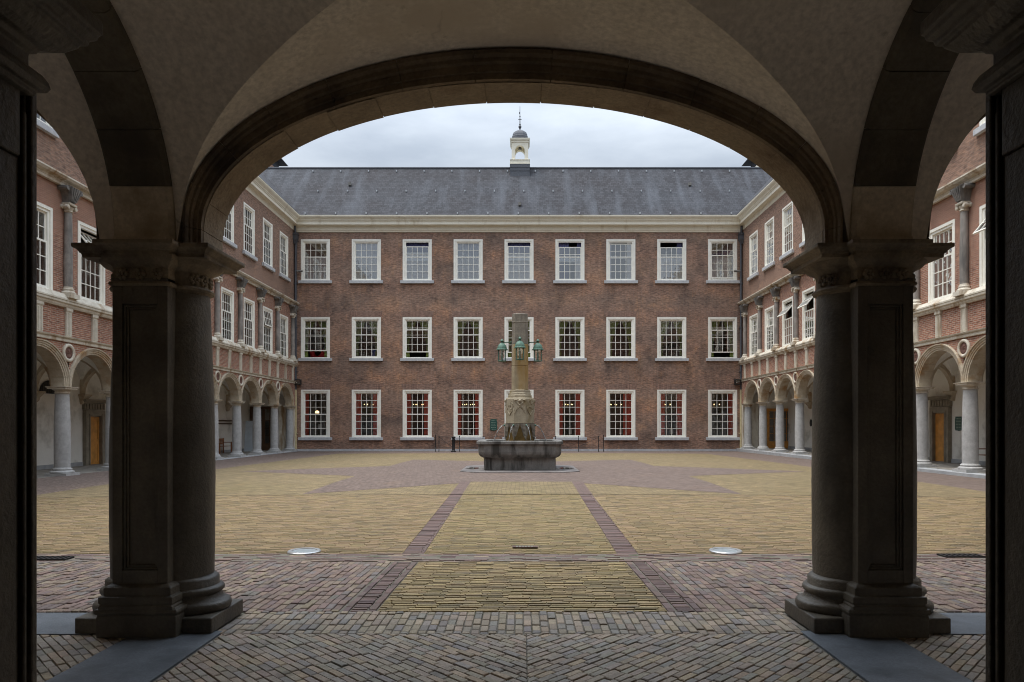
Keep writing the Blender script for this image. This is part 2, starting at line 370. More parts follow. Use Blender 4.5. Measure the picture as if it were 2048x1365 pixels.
M['yellow'] = paving('yellow_clinker', .205, .0625, .010, (.20, .150, .076), (.30, .224, .116), (.11, .087, .05), [(.22, .48, (.90, .93, .82), .9), (.8, .52, (.82, .82, .76), .8), (2.4, .55, (1.22, 1.1, 1.02), .8), (.45, .58, (1.15, .95, .88), .7)], streak=1.)
M['yellowgreen'] = paving('mossy_clinker', .205, .0625, .011, (.205, .152, .076), (.30, .222, .115), (.11, .09, .05), [(.6, .5, (.88, .94, .78), 1.), (1.6, .55, (.85, .85, .8), .8)], streak=1.)
M['purple'] = paving('purple_clinker', .20, .075, .009, (.132, .092, .077), (.19, .136, .112), (.092, .074, .06), [(.4, .5, (.86, .84, .86), .8), (1.1, .55, (1.2, 1.12, 1.0), .8)], rot=R(45))
M['strip'] = paving('purple_strip', .24, .056, .008, (.142, .094, .084), (.178, .116, .10), (.085, .066, .056), [(.6, .5, (.85, .85, .85), .8)])
M['galfloor'] = paving('gallery_floor', .3, .3, .01, (.20, .185, .165), (.28, .26, .23), (.13, .12, .10), [])
def tintbrick():
    m, t, b = newmat('paving_brick'); p = pos(t); a = t.nodes.new('ShaderNodeVertexColor'); a.layer_name = 'tint'
    f = ramp(t, noise_(t, p, 55, 5, .7), [(.25, (.68,) * 3), (.7, (1.25,) * 3)])
    col = mixc(t, 1., a.outputs['Color'], f, 'MULTIPLY')
    msk = ramp(t, noise_(t, p, 3.5, 5, .65), [(.52, (0, 0, 0)), (.72, (.55,) * 3)])
    col = mixc(t, msk, col, (.09, .08, .068))
    t.links.new(col, b.inputs['Base Color']); b.inputs['Roughness'].default_value = .72
    bump(t, b, noise_(t, p, 70, 4, .7), .35, .006); return m
M['pbrick'] = tintbrick()

# ------------------------------------------------------------------ ground levels
XL, XR, YF = -15.6, 15.1, 46.5
def lerpp(x, pts):
    if x <= pts[0][0]: return pts[0][1]
    for (a, p), (b, q) in zip(pts, pts[1:]):
        if x <= b: return p + (q - p) * (x - a) / (b - a)
    return pts[-1][1]
def G(x, y):
    e = lerpp(y, [(6.2, 0.), (8.6, -.06), (46.5, -.17)])
    bd = lerpp(y, [(8.6, 0), (18, .95), (23, 1), (28, .95), (46.5, 0)])
    bx = max(0., 1 - (abs(x) / 15.) ** 2)
    return e + .21 * bx * bd
def clip(poly, conv):   # Sutherland-Hodgman against a convex counter-clockwise polygon
    out_ = poly
    for i in range(len(conv)):
        a, b = conv[i], conv[(i + 1) % len(conv)]; inp = out_; out_ = []
        def side(p): return (b[0] - a[0]) * (p[1] - a[1]) - (b[1] - a[1]) * (p[0] - a[0])
        for k in range(len(inp)):
            p, q = inp[k], inp[(k + 1) % len(inp)]; sp, sq = side(p), side(q)
            if sp >= 0: out_.append(p)
            if sp * sq < 0:
                u = sp / (sp - sq); out_.append((p[0] + (q[0] - p[0]) * u, p[1] + (q[1] - p[1]) * u))
        if not out_: return []
    return out_
def ccw(p):
    a = sum(p[i][0] * p[(i + 1) % len(p)][1] - p[(i + 1) % len(p)][0] * p[i][1] for i in range(len(p)))
    return p if a > 0 else p[::-1]
def sheet(mb, poly, off, step=1.0):
    poly = ccw(poly); xs, ys = zip(*poly)
    x = math.floor(min(xs) / step) * step
    while x < max(xs):
        y = math.floor(min(ys) / step) * step
        while y < max(ys):
            c = clip([(x, y), (x + step, y), (x + step, y + step), (x, y + step)], poly)
            if len(c) > 2: mb.add([(px, py, G(px, py) + off) for px, py in c], [tuple(range(len(c)))])
            y += step
        x += step

mb = MB(); sheet(mb, [(-34, -8), (34, -8), (34, 64), (-34, 64)], -.011, 1.0)
tag(obj('ground', mb, M['ground'], recalc=False), kind='structure')
mb = MB(); sheet(mb, [(XL + .1, 15.18), (XR - .1, 15.18), (XR - .1, YF), (XL + .1, YF)], 0., .5)
sheet(mb, [(XL + .1, 8.42), (-11.2, 8.42), (-11.2, 15.18), (XL + .1, 15.18)], 0., .5); sheet(mb, [(11.2, 8.42), (XR - .1, 8.42), (XR - .1, 15.18), (11.2, 15.18)], 0., .5)
tag(obj('courtyard_paving', mb, M['purple'], recalc=False), kind='structure')
mb = MB(); sheet(mb, [(-11.2, 15.18), (11.2, 15.18), (11.2, 41.5), (-11.2, 41.5)], .004, .5)
tag(obj('courtyard_field', mb, M['yellow'], recalc=False), kind='structure')
mb = MB(); fx, fy = -.03, 23.2
core = [(-4.93, 15.3), (-1.6, 17.55), (1.6, 17.55), (4.93, 15.3), (4.93, 31.2), (1.6, 28.8), (-1.6, 28.8), (-4.93, 31.2)]
for a in ([(-4.93, 15.3), (-1.6, 17.55), (-1.6, 28.8), (-4.93, 31.2)], [(4.93, 15.3), (1.6, 17.55), (1.6, 28.8), (4.93, 31.2)], [(-1.6, 17.55), (1.6, 17.55), (1.6, 28.8), (-1.6, 28.8)],
          [(-4.93, 20.2), (-9.6, 23.2), (-4.93, 25.5)], [(4.93, 20.2), (9.7, 23.2), (4.93, 25.5)]):
    sheet(mb, a, .008, .5)
tag(obj('star_paving', mb, M['purple'], recalc=False), kind='structure')
mb = MB(); sheet(mb, [(-1.322, 15.18), (1.28, 15.18), (1.3, 17.9), (-1.34, 17.9)], .012, .5)
tag(obj('central_path', mb, M['yellowgreen'], recalc=False), kind='structure')
mb = MB()
sheet(mb, [(-1.598, 15.18), (-1.322, 15.18), (-1.345, 17.9), (-1.62, 17.9)], .012, .5); sheet(mb, [(1.283, 15.18), (1.562, 15.18), (1.59, 17.9), (1.305, 17.9)], .012, .5)
tag(obj('path_border', mb, M['strip'], recalc=False), kind='structure')

def lay_brick(mb, poly, col, thick=.03, bev=.005, jit=.0045):
    n = len(poly)
    cx = sum(p[0] for p in poly) / n; cy = sum(p[1] for p in poly) / n
    dz = random.uniform(-jit, jit); tx = random.uniform(-.012, .012); ty = random.uniform(-.012, .012)
    v = []
    for (k, dzz) in ((0, -thick), (0, -bev), (1, 0)):
        for x, y in poly:
            if k:
                d = sqrt((x - cx) ** 2 + (y - cy) ** 2); s = max(.3, 1 - bev * 1.5 / max(d, .01)); px, py = cx + (x - cx) * s, cy + (y - cy) * s
            else: px, py = x, y
            v.append((px, py, G(px, py) + dz + dzz + (0 if dzz == -thick else (px - cx) * tx + (py - cy) * ty)))
    f = [tuple(range(2 * n, 3 * n))]
    for r in (0, 1):
        for i in range(n): f.append((r * n + i, r * n + (i + 1) % n, (r + 1) * n + (i + 1) % n, (r + 1) * n + i))
    mb.add(v, f, col)
def pick(pal, var=.14):
    c = random.choice(pal); k = random.uniform(1 - var, 1 + var)
    return (c[0] * k, c[1] * k * random.uniform(.96, 1.04), c[2] * k * random.uniform(.94, 1.06), 1)
def inset(x0, y0, x1, y1, g, e=None):
    e = g if e is None else e
    return [(x0 + e, y0 + g), (x1 - e, y0 + g), (x1 - e, y1 - g), (x0 + e, y1 - g)]
def herring(mb, region, pal, Lb=.2, Wb=.09, g=.004, ang=R(45), org=(0, 0)):
    region = ccw(region); xs, ys = zip(*region); c, s = cos(ang), sin(ang)
    def w(p): return (org[0] + p[0] * c - p[1] * s, org[1] + p[0] * s + p[1] * c)
    ext = max(max(map(abs, xs)), max(map(abs, ys))) * 1.5 + 2
    n = int(ext / Wb) + 2; m = int(ext / Lb) + 2
    for i in range(-n, n):
        for j in range(-m, m):
            ox, oy = i * Wb + j * Lb, i * Wb - j * Lb
            q = w((ox, oy))
            if not (min(xs) - .5 < q[0] < max(xs) + .5 and min(ys) - .5 < q[1] < max(ys) + .5): continue
            for r in (inset(ox, oy, ox + Lb, oy + Wb, g), inset(ox + Lb, oy + Wb - Lb, ox + Lb + Wb, oy + Wb, g)):
                p = clip([w(a) for a in r], region)
                if len(p) > 2:
                    a = abs(sum(p[k][0] * p[(k + 1) % len(p)][1] - p[(k + 1) % len(p)][0] * p[k][1] for k in range(len(p)))) / 2
                    if a > .0012: lay_brick(mb, p, pick(pal))
def rows(mb, region, pal, w, h, g=.005, along='x', off=.5, ang=0., e=None, jit=.0045, bev=.005, var=.14):
    region = ccw(region); full = region; ca, sa = cos(ang), sin(ang)
    if ang: region = ccw([(x * ca + y * sa, -x * sa + y * ca) for x, y in region])
    xs, ys = zip(*region)
    a0, a1, b0, b1 = (min(xs), max(xs), min(ys), max(ys)) if along == 'x' else (min(ys), max(ys), min(xs), max(xs))
    k = 0; b = b0
    while b < b1 - h * .3:
        a = a0 - w * random.uniform(.25, .75) if off else a0
        while a < a1:
            ww = w * random.uniform(.93, 1.05)
            r = inset(a, b, a + ww, b + h, g, e)
            if along != 'x': r = [(y, x) for x, y in r]
            if ang: r = [(x * ca - y * sa, x * sa + y * ca) for x, y in r]
            r = [(x + random.uniform(-.0015, .0015), y + random.uniform(-.0015, .0015)) for x, y in r]
            p = clip(ccw(r), full)
            if len(p) > 2: lay_brick(mb, p, pick(pal, var), jit=jit, bev=bev)
            a += ww
        b += h; k += 1
GREYP = [(0.3442, 0.2904, 0.2317), (0.377, 0.3034, 0.2317), (0.3245, 0.2872, 0.2421), (0.4033, 0.3098, 0.2195), (0.3047, 0.2742, 0.2378), (0.3573, 0.2839, 0.2195), (0.3442, 0.2937, 0.2287), (0.3639, 0.3001, 0.2378)]
PURP = [(0.2, 0.1398, 0.1162), (0.2325, 0.1582, 0.1302), (0.1814, 0.1334, 0.1162), (0.2465, 0.184, 0.1364), (0.1674, 0.127, 0.1126), (0.2651, 0.2079, 0.1478), (0.186, 0.1619, 0.1452), (0.212, 0.1472, 0.1232)]
YELP = [(0.3259, 0.2431, 0.12), (0.2716, 0.2044, 0.0992), (0.3725, 0.2843, 0.144), (0.2173, 0.1689, 0.088), (0.3026, 0.2266, 0.116)]
BAND = [(0.3187, 0.2605, 0.1917), (0.2775, 0.229, 0.1745), (0.2475, 0.22, 0.1925), (0.3412, 0.2695, 0.194), (0.2288, 0.208, 0.1865), (0.2962, 0.2395, 0.179)]
STRP = [(0.1419, 0.0941, 0.0832), (0.1763, 0.1159, 0.1008), (0.1247, 0.084, 0.0768), (0.1591, 0.1092, 0.0976)]
mb = MB()
for x0, x1, a in ((-2.30, .03, -45), (.035, 2.14, 45), (-6, -2.98, -45), (2.82, 6, 45)):
    rows(mb, [(x0, 2.3), (x1, 2.3), (x1, 5.24), (x0, 5.24)], GREYP, .155, .056, g=.003, e=.004, ang=R(a), jit=.004)
rows(mb, [(-2.37, 5.245), (2.23, 5.245), (2.23, 5.86), (-2.37, 5.86)], BAND, .155, .068, g=.0045, e=.007, along='y', jit=.005)
tag(obj('arcade_paving', mb, M['pbrick'], recalc=False), kind='structure')
mb = MB()
for a in ([(-9.5, 5.87), (-1.56, 5.87), (-1.56, 8.27), (-9.5, 8.27)], [(1.56, 5.87), (9.5, 5.87), (9.5, 8.27), (1.56, 8.27)]):
    rows(mb, a, PURP, .17, .072, g=.004, e=.008, along='y', jit=.006)
rows(mb, [(-9.5, 8.28), (9.5, 8.28), (9.5, 8.52), (-9.5, 8.52)], STRP + PURP, .21, .058, g=.008, e=.003, jit=.007); rows(mb, [(-9.5, 8.525), (9.5, 8.525), (9.5, 8.8), (-9.5, 8.8)], STRP + PURP, .21, .068, g=.008, e=.003, jit=.007)
for sgn in (-1, 1):
    a, b = (sgn * 1.255, sgn * 1.33), (sgn * 1.335, sgn * 1.49)
    rows(mb, [(min(a), 5.87), (max(a), 5.87), (max(a), 8.27), (min(a), 8.27)], STRP, .21, .07, along='y')
    rows(mb, [(min(b), 5.87), (max(b), 5.87), (max(b), 8.27), (min(b), 8.27)], STRP, .155, .064, g=.008, off=0)
    c = (sgn * 1.495, sgn * 1.555)
    rows(mb, [(min(c), 5.87), (max(c), 5.87), (max(c), 8.27), (min(c), 8.27)], STRP, .21, .07, along='y')
tag(obj('border_paving', mb, M['pbrick'], recalc=False), kind='structure')
mb = MB(); rows(mb, [(-1.25, 5.87), (1.25, 5.87), (1.25, 8.27), (-1.25, 8.27)], YELP, .2, .0625, g=.0115, e=.0015, jit=.004, bev=.005)
tag(obj('threshold_paving', mb, M['pbrick'], recalc=False), kind='structure')
YEL2 = [(0.2698, 0.1943, 0.0955), (0.2338, 0.1706, 0.0822), (0.3093, 0.2262, 0.1161), (0.187, 0.1379, 0.0691), (0.2842, 0.2017, 0.1087), (0.2158, 0.1646, 0.0822), (0.2914, 0.2062, 0.1161)]
mb = MB()
rows(mb, [(-11.2, 8.81), (-1.55, 8.81), (-1.60, 15.2), (-11.2, 15.2)], YEL2, .205, .0625, g=.0105, e=.0012, jit=.002, bev=.004, var=.09); rows(mb, [(1.505, 8.81), (11.2, 8.81), (11.2, 15.2), (1.565, 15.2)], YEL2, .205, .0625, g=.0105, e=.0012, jit=.002, bev=.004, var=.09)
rows(mb, [(-1.265, 8.81), (1.225, 8.81), (1.28, 15.2), (-1.322, 15.2)], [(a * .97, b * 1.01, c * .93) for a, b, c in YEL2], .205, .0625, g=.0105, e=.0012, jit=.002, bev=.004, var=.09)
for q in (((-1.545, 8.81), (-1.27, 8.81), (-1.322, 15.2), (-1.598, 15.2)), ((1.23, 8.81), (1.5, 8.81), (1.562, 15.2), (1.283, 15.2))):
    rows(mb, list(q), STRP, .28, .060, g=.006, e=.002, off=0, jit=.005)
tag(obj('field_paving', mb, M['pbrick'], recalc=False), kind='structure')
# grey stone slabs between the jambs and the pillars and across the side openings
mb = MB()
mb.box(-2.97, -2.32, 2.38, 5.3, -.02, .006); mb.box(2.16, 2.81, 2.38, 5.3, -.02, .006)
mb.box(-6.6, -3.3, 5.21, 5.8, -.02, .008); mb.box(3.2, 6.6, 5.21, 5.8, -.02, .008)
tag(obj('floor', mb, M['slab'], bevel=.004), kind='structure')

# ------------------------------------------------------------------ vaulted arcade (the building the camera stands in)
CX, PB = -.07, 2.83
arc = thing('vaulted_arcade', 'dark vaulted stone arcade framing the whole courtyard view', 'arcade', (CX, 3.9, 0))
AE, BE, ZS = 2.43, 1.168, 3.127     # central arch: half span, rise, springing
YI, YO = 5.35, 5.70
def superell(a, b, n, e=2.0):
    r = []
    for i in range(n):
        t = 2 * pi * i / n; c, s = cos(t), sin(t)
        r.append((math.copysign(abs(c) ** (2 / e), c) * a, math.copysign(abs(s) ** (2 / e), s) * b))
    return r
def rectring(x0, x1, y0, y1, z, o=0.): return [(x0 - o, y0 - o, z), (x1 + o, y0 - o, z), (x1 + o, y1 + o, z), (x0 - o, y1 + o, z)]
BASE_PROF = [(0.2, 0.125), (0.215, 0.136), (0.225, 0.1579), (0.22, 0.1798), (0.2, 0.1958), (0.15, 0.2053), (0.125, 0.2126), (0.11, 0.2382), (0.095, 0.2528), (0.115, 0.2615), (0.135, 0.2761), (0.138, 0.2929), (0.12, 0.3097), (0.075, 0.3148), (0.07, 0.3185), (0.07, 0.3732), (0.045, 0.3856), (0.01, 0.3987)]
def pillar(px, py=5.52):
    n = 72
    def colring(o, z, a=.385, b=.285, e=2.2): return [(px + x, py + y, z) for x, y in superell(a + o, b + o, n, e)]
    sh = MB(); rs = []
    for k in range(61):
        u = k / 60; z = .36 + u * (2.70 - .36); o = .014 * sin(pi * min(1, u * 1.15)) - .03 * u * u
        rs.append([(x + .005 * noise.noise(Vector((x * 5, y * 5, z * 2.5))) + .002 * noise.noise(Vector((x * 25, y * 25, z * 18))), y + .005 * noise.noise(Vector((x * 5 + 9, y * 5, z * 2.5))), z) for x, y, z in colring(o, z)])
    sh.rings(rs); p = obj('pillar', sh, M['pier'], arc, smooth=50)
    b = MB()
    b.box(px - .525, px + .525, py - .30, py + .30, 0, .125)
    obj('plinth', b, M['pier'], p, bevel=.012)
    b = MB(); b.rings([[(px + x, py + y, z) for x, y in superell(.385 + o * .66, .28 + o * .12, n, 2.2)] for o, z in BASE_PROF])
    obj('base', b, M['pier'], p, smooth=60)
    # panelled pilaster facing the passage
    b = MB(); x0, x1, yf = px - .21, px + .21, py - .34
    b.box(x0, x0 + .075, yf, py, .36, 2.72); b.box(x1 - .075, x1, yf, py, .36, 2.72)
    b.box(x0 + .075, x1 - .075, yf, py, .36, .50); b.box(x0 + .075, x1 - .075, yf, py, 2.52, 2.72)
    for k, (i, d) in enumerate(((.075, .016), (.093, .028))):
        j = i + .018
        b.box(x0 + i, x0 + j, yf + d, py, .50 + (i - .075), 2.52 - (i - .075)); b.box(x1 - j, x1 - i, yf + d, py, .50 + (i - .075), 2.52 - (i - .075))
        b.box(x0 + j, x1 - j, yf + d, py, .50 + (i - .075), .50 + (j - .075)); b.box(x0 + j, x1 - j, yf + d, py, 2.52 - (j - .075), 2.52 - (i - .075))
    b.box(x0 + .111, x1 - .111, yf + .04, py, .536, 2.484)
    obj('pilaster', b, M['pier'], p, bevel=.004)
    b = MB(); b.rings([rectring(x0, x1, yf, py, z, min(o, .11) * .62) for o, z in BASE_PROF if z > .21])
    b.rings([rectring(px - .30, px + .30, py - .395, py, z, o) for o, z in ((0, 0.001), (0, .155), (-.006, .17), (.008, .178), (.012, .195), (.008, .212), (-.02, .225), (-.05, .235))])
    obj('pilaster_base', b, M['pier'], p, bevel=.006)
    # capital: astragal, carved neck, echinus and abacus, broken forward over the pilaster
    b = MB()
    b.rings([[(px + x, py + y, z) for x, y in superell(.36 + o, .268 + o, n, 2.2)] for o, z in ((-.01, 2.63), (.0, 2.655), (.022, 2.66), (.03, 2.675), (.022, 2.69), (.0, 2.695), (.0, 2.80), (.012, 2.815), (.03, 2.83), (.07, 2.85), (.095, 2.875), (.10, 2.89))])
    b.rings([rectring(x0, x1, yf + .01, py, z, o) for o, z in ((-.01, 2.63), (.0, 2.655), (.018, 2.66), (.024, 2.675), (.018, 2.69), (.0, 2.695), (.0, 2.80), (.012, 2.815), (.03, 2.83), (.05, 2.85), (.06, 2.875), (.06, 2.89))])
    obj('neck', b, M['pierlight'], p, smooth=35)
    b = MB()
    prof = ((0, 2.885), (0, 2.915), (.012, 2.918), (.016, 2.93), (.03, 2.945), (.045, 2.952), (.05, 2.956), (.05, 2.985))
    b.rings([rectring(px - .47, px + .47, py - .30, py + .30, z, o) for o, z in prof])
    b.rings([rectring(px - .25, px + .25, yf - .055, py, z + .001, o) for o, z in prof])
    obj('abacus', b, M['pierlight'], p, bevel=.005)
    def rosette(c, nrm):
        r = MB(); nx, ny = nrm; tx, ty = -ny, nx
        for k in range(6):
            a = 2 * pi * k / 6; u, v = .030 * cos(a), .030 * sin(a)
            r.ball((c[0] + tx * u, c[1] + ty * u, c[2] + v), .02, 6, 4)
        r.ball((c[0] + nx * .008, c[1] + ny * .008, c[2]), .013, 6, 4)
        obj('rosette', r, M['pierlight'], p, smooth=60)
    for dx in (-.13, 0, .13): rosette((px + dx, yf + .0, 2.75), (0, -1))
    for a in (-168, -150, -30, -12, 8):
        t = R(a); e = 2.2; c, s = cos(t), sin(t)
        x, y = math.copysign(abs(c) ** (2 / e), c) * .362, math.copysign(abs(s) ** (2 / e), s) * .27
        nn = Vector((x / .36 ** 2, y / .268 ** 2)).normalized(); rosette((px + x, py + y, 2.75), (nn.x, nn.y))
    return p
P1 = pillar(CX - PB); pillar(CX + PB)
pillar(CX - PB - 3.44); pillar(CX + PB + 3.44)

def ell(a, b, zs, cx, r, t):     # point on an arch offset outwards by r
    nx, nz = cos(t) / a, sin(t) / b; l = sqrt(nx * nx + nz * nz)
    return cx + a * cos(t) + r * nx / l, zs + b * sin(t) + r * nz / l
def stilt(a, b, zs, zb, cx, r, n):   # outline from right springing over the crown to the left, with vertical stilts
    pts = [(cx + a + r, zb)]
    pts += [ell(a, b, zs, cx, r, pi * k / n) for k in range(n + 1)]
    pts.append((cx - a - r, zb)); return pts
def voussoirs(name, mat, a, b, zs, zb, cx, prof, nv, parent, jit=.004, gap=.0025, sub=5, taper=0.):
    """prof: closed (r, y) outline swept round the arch in separate stones"""
    m = MB()
    for k in range(nv):
        t0, t1 = pi * k / nv, pi * (k + 1) / nv; j = random.uniform(-jit, jit); jy = random.uniform(-jit, jit); rs = []
        for q in range(sub + 1):
            t = t0 + (t1 - t0) * q / sub
            g = gap / max(a, b)
            if q == 0: t += g
            if q == sub: t -= g
            kk = 1 - taper + taper * sin(t); ring = []
            for r, y in prof:
                px_, pz_ = ell(a, b, zs, cx, r * kk + (j if r < .001 else 0), t); ring.append((px_, y + jy * (1 if y < YI + .01 else 0), pz_))
            rs.append(ring)
        m.rings(rs)
    core = [(.008 + .9 * r if r < .1 else r - .01, min(max(y, YI + .02), YO - .006)) for r, y in prof] if prof is SOFF else None
    if core: m.rings([[(ell(a, b, zs, cx, r, pi * q / 60)[0], y, ell(a, b, zs, cx, r, pi * q / 60)[1]) for r, y in core] for q in range(61)])
    for sg in (1, -1):
        if zs - zb > .02:
            m.rings([[(cx + sg * (a + r * (1 - taper)), y, z) for r, y in prof] for z in (zb, zs - .003)])
    return obj(name, m, mat, parent, smooth=30)
SOFF = [(0, YI + .012), (0, YO), (.30, YO), (.30, YI + .012)]
MOLD = [(.004, YI + .012), (.004, YI - .03), (.05, YI - .03), (.055, YI - .05), (.105, YI - .055), (.115, YI - .085), (.14, YI - .09), (.155, YI - .125), (.185, YI - .13), (.19, YI + .012)]
voussoirs('arch_soffit', M['soffit'], AE, BE, ZS, 2.985, CX, SOFF, 17, arc, sub=6)
voussoirs('arch_moulding', M['archdark'], AE, BE, ZS, 2.985, CX, MOLD, 13, arc, sub=8, taper=.5)
SW = 1.28; SXC = PB + .43 + SW
for sg in (-1, 1):
    cx = CX + sg * SXC
    voussoirs('arch_soffit', M['soffit'], SW, SW, 3.05, 2.985, cx, SOFF, 11, arc)
    voussoirs('arch_moulding', M['archdark'], SW, SW, 3.05, 2.985, cx, [(r * .3, y + .04 if y < YI else y) for r, y in MOLD], 9, arc)
# wall above the arches (courtyard front)
mb = MB()
def spandrel(mb, a, b, zs, cx, x0, x1, ztop, y0, y1, n=40):
    pts = [ell(a, b, zs, cx, .29, pi * k / n) for k in range(n + 1)]
    pts = [(cx + a + .29, 3.0)] + pts + [(cx - a - .29, 3.0)]
    for (xa, za), (xb, zb) in zip(pts, pts[1:]):
        if abs(xa - xb) < 1e-4: continue
        mb.hexa([(xa, y0, za), (xb, y0, zb), (xb, y1, zb), (xa, y1, za), (xa, y0, ztop), (xb, y0, ztop), (xb, y1, ztop), (xa, y1, ztop)])
    for xa, xb in ((x0, cx - a - .29), (cx + a + .29, x1)):
        if xb - xa > .01: mb.box(xa, xb, y0, y1, 2.99, ztop)
spandrel(mb, AE, BE, ZS, CX, CX - PB, CX + PB, 4.9, YI + .02, YO - .01)
for sg in (-1, 1):
    c = CX + sg * SXC; spandrel(mb, SW, SW, 3.05, c, c - SW - .43, c + SW + .43, 4.9, YI + .02, YO - .01)
xe = PB + 3.44
mb.box(CX - xe - 9.2, CX - xe - .2, YI + .02, YO - .01, 0, 4.9); mb.box(CX + xe + .2, CX + xe + 9.0, YI + .02, YO - .01, 0, 4.9)
mb.box(XL - 3.6, XR + 3.6, YI + .02, YO + .10, 4.9, 14.8)
obj('front_wall', mb, M['facade_brick'], arc)
mb = MB(); mb.box(XL - 3.6, XR + 3.6, -7.5, YI + .02, 5.2, 14.8)
mb.box(-9.9, -9.6, -7.5, YI, 0, 5.2); mb.box(9.5, 9.8, -7.5, YI, 0, 5.2); mb.box(-9.9, 9.8, -7.8, -7.5, 0, 5.2)  # side boxes: unseen walls added to stop light leaking along the gallery
obj('upper_storey_and_light_stops', mb, M['roomwall'], arc)
mb = MB()
for (z0, z1, p0, p1) in ((14.8, 15.05, .2, .25), (15.05, 15.75, .5, .7)): mb.box(XL - 3, XR + 3, 5.0, YO + p1, z0, z1)
obj('cornice', mb, M['cream'], arc)
mb = MB(); mb.hexa([(XL - 3, -7.6, 15.76), (XR + 3, -7.6, 15.76), (XR + 3, 6.35, 15.76), (XL - 3, 6.35, 15.76), (XL - 3, -1.2, 20.2), (XR + 3, -1.2, 20.2), (XR + 3, .2, 20.2), (XL - 3, .2, 20.2)])
obj('roof', mb, M['slate'], arc)
# groin vaults
YB, YC, SD = 2.36, 3.86, 1.50
def groin(cx, hw, a2, b2, zs2, b1=1.47, zs1=3.0, nx=96, SD=1.41, SO=1.50):
    m = MB(); cols = []
    for i in range(nx + 1):
        x = -hw + 2 * hw * i / nx
        z2 = zs2 + b2 * sqrt(max(0, 1 - (x / a2) ** 2)) if abs(x) < a2 else zs1
        q = min(1., max(0., (z2 - zs1) / b1)); tg = SD * sqrt(max(0, 1 - q * q))
        tg = min(SD, max(.0005, tg)); col = []
        for k in range(9): col.append(-SO + (SO - tg) * k / 8)
        for k in range(1, 33): col.append(-tg * cos(pi * k / 32))
        for k in range(1, 9): col.append(tg + (SO - tg) * k / 8)
        pts = []
        for tt in col:
            z1 = zs1 + b1 * sqrt(max(0, 1 - (tt / SD) ** 2))
            z = max(z1, z2); z += .010 * noise.noise(Vector((x * .9, tt * .9, cx))) + .004 * noise.noise(Vector((x * 3, tt * 3, cx)))
            pts.append((cx + x, YC + tt, z))
        cols.append(pts)
    m.rings(cols, cap=False, closed=False)
    return obj('vault', m, M['vault'], arc, smooth=24, recalc=False)
groin(CX, PB, 2.55, 1.365, 3.127)
for sg in (-1, 1): groin(CX + sg * SXC, SW + .43, SW + .06, SW + .12, 3.06)
# transverse ribs from each pillar to the back wall
def rib(cx):
    nv = 11; s, b, yc, zs = 1.37, 1.37, 3.84, 3.02
    o = None
    for kind, rng in (('rib', range(1, nv - 1)), ('springer', (0,)), ('springer', (nv - 1,))):
        m = MB()
        for k in rng:
            t0, t1 = pi * k / nv, pi * (k + 1) / nv; j = random.uniform(-.004, .004); rs = []
            for q in range(7):
                t = t0 + (t1 - t0) * q / 6 + (.002 if q == 0 else -.002 if q == 6 else 0)
                ring = []
                for (r, x) in ((0, -.205), (0, .205), (.03, .232), (.26, .232), (.26, -.232), (.03, -.232)):
                    yy, zz = ell(s, b, zs, yc, r + (j if r == 0 else 0), t); ring.append((cx + x, yy, zz))
                rs.append(ring)
            m.rings(rs)
        if kind == 'springer' and rng == (0,): m.box(cx - .2, cx + .2, 5.17, 5.40, 2.986, 3.03)
        obj('rib' if kind == 'rib' else 'rib_springer', m, M['rib'] if kind == 'rib' else M['ribpale'], arc, smooth=25)
for x in (CX - PB, CX + PB, CX - xe, CX + xe): rib(x)
# back wall with the passage opening, and the passage
JX0, JX1 = -1.675, 1.60; jc, jr = (JX0 + JX1) / 2, (JX1 - JX0) / 2
mb = MB()
mb.box(-9.6, JX0 - .12, 1.9, YB + .02, 0, 5.1); mb.box(JX1 + .12, 9.5, 1.9, YB + .02, 0, 5.1)
n = 24
for k in range(n):
    t0, t1 = pi * k / n, pi * (k + 1) / n; rr = jr + .12
    xa, za, xb, zb = jc + rr * cos(t0), 3.06 + rr * sin(t0), jc + rr * cos(t1), 3.06 + rr * sin(t1)
    mb.hexa([(xa, 1.9, za), (xb, 1.9, zb), (xb, YB + .02, zb), (xa, YB + .02, za), (xa, 1.9, 5.1), (xb, 1.9, 5.1), (xb, YB + .02, 5.1), (xa, YB + .02, 5.1)])
obj('back_wall', mb, M['vault'], arc)
def jamb(x, sg):   # sg +1: the stone lies to the left of the face at x
    m = MB(); o = -sg
    def bx(d0, d1, y0, y1, z0, z1): m.box(min(x + o * d0, x + o * d1), max(x + o * d0, x + o * d1), y0, y1, z0, z1)
    bx(0, .5, 2.33, 2.36, 0, 2.76); bx(.016, .5, 2.318, 2.33, 0, 2.76); bx(.005, .5, 2.30, 2.318, .3, 2.66); bx(.02, .5, 2.285, 2.30, .3, 2.66)
    bx(.004, .5, 2.05, 2.285, 0, .5); bx(.014, .5, 1.2, 2.285, .5, 2.5); bx(.004, .5, 2.05, 2.285, 2.5, 2.76); bx(.004, .5, .9, 1.2, 0, 2.76)
    j = obj('passage_jamb', m, M['pier'], arc, bevel=.006)
    c = MB(); xa, xb = (x - .5, x) if sg > 0 else (x, x + .5)
    for prof in (((0, 2.72), (.018, 2.725), (.02, 2.74), (.045, 2.745), (.055, 2.762), (.05, 2.78), (.035, 2.80), (.0, 2.815), (0, 2.86), (.02, 2.87), (.03, 2.885), (.055, 2.89), (.09, 2.905), (.125, 2.935), (.13, 2.95), (.15, 2.955), (.155, 2.975), (.175, 2.985), (.18, 3.005), (.19, 3.01), (.19, 3.06)),):
        c.rings([[(p[0], p[1], p[2]) for p in rectring(xa, xb, 1.1, 2.32, z, oo * .82)] for oo, z in prof])
    obj('jamb_capital', c, M['pier'], j, bevel=.005)
jamb(JX0, 1); jamb(JX1, -1)
mb = MB(); rs = []
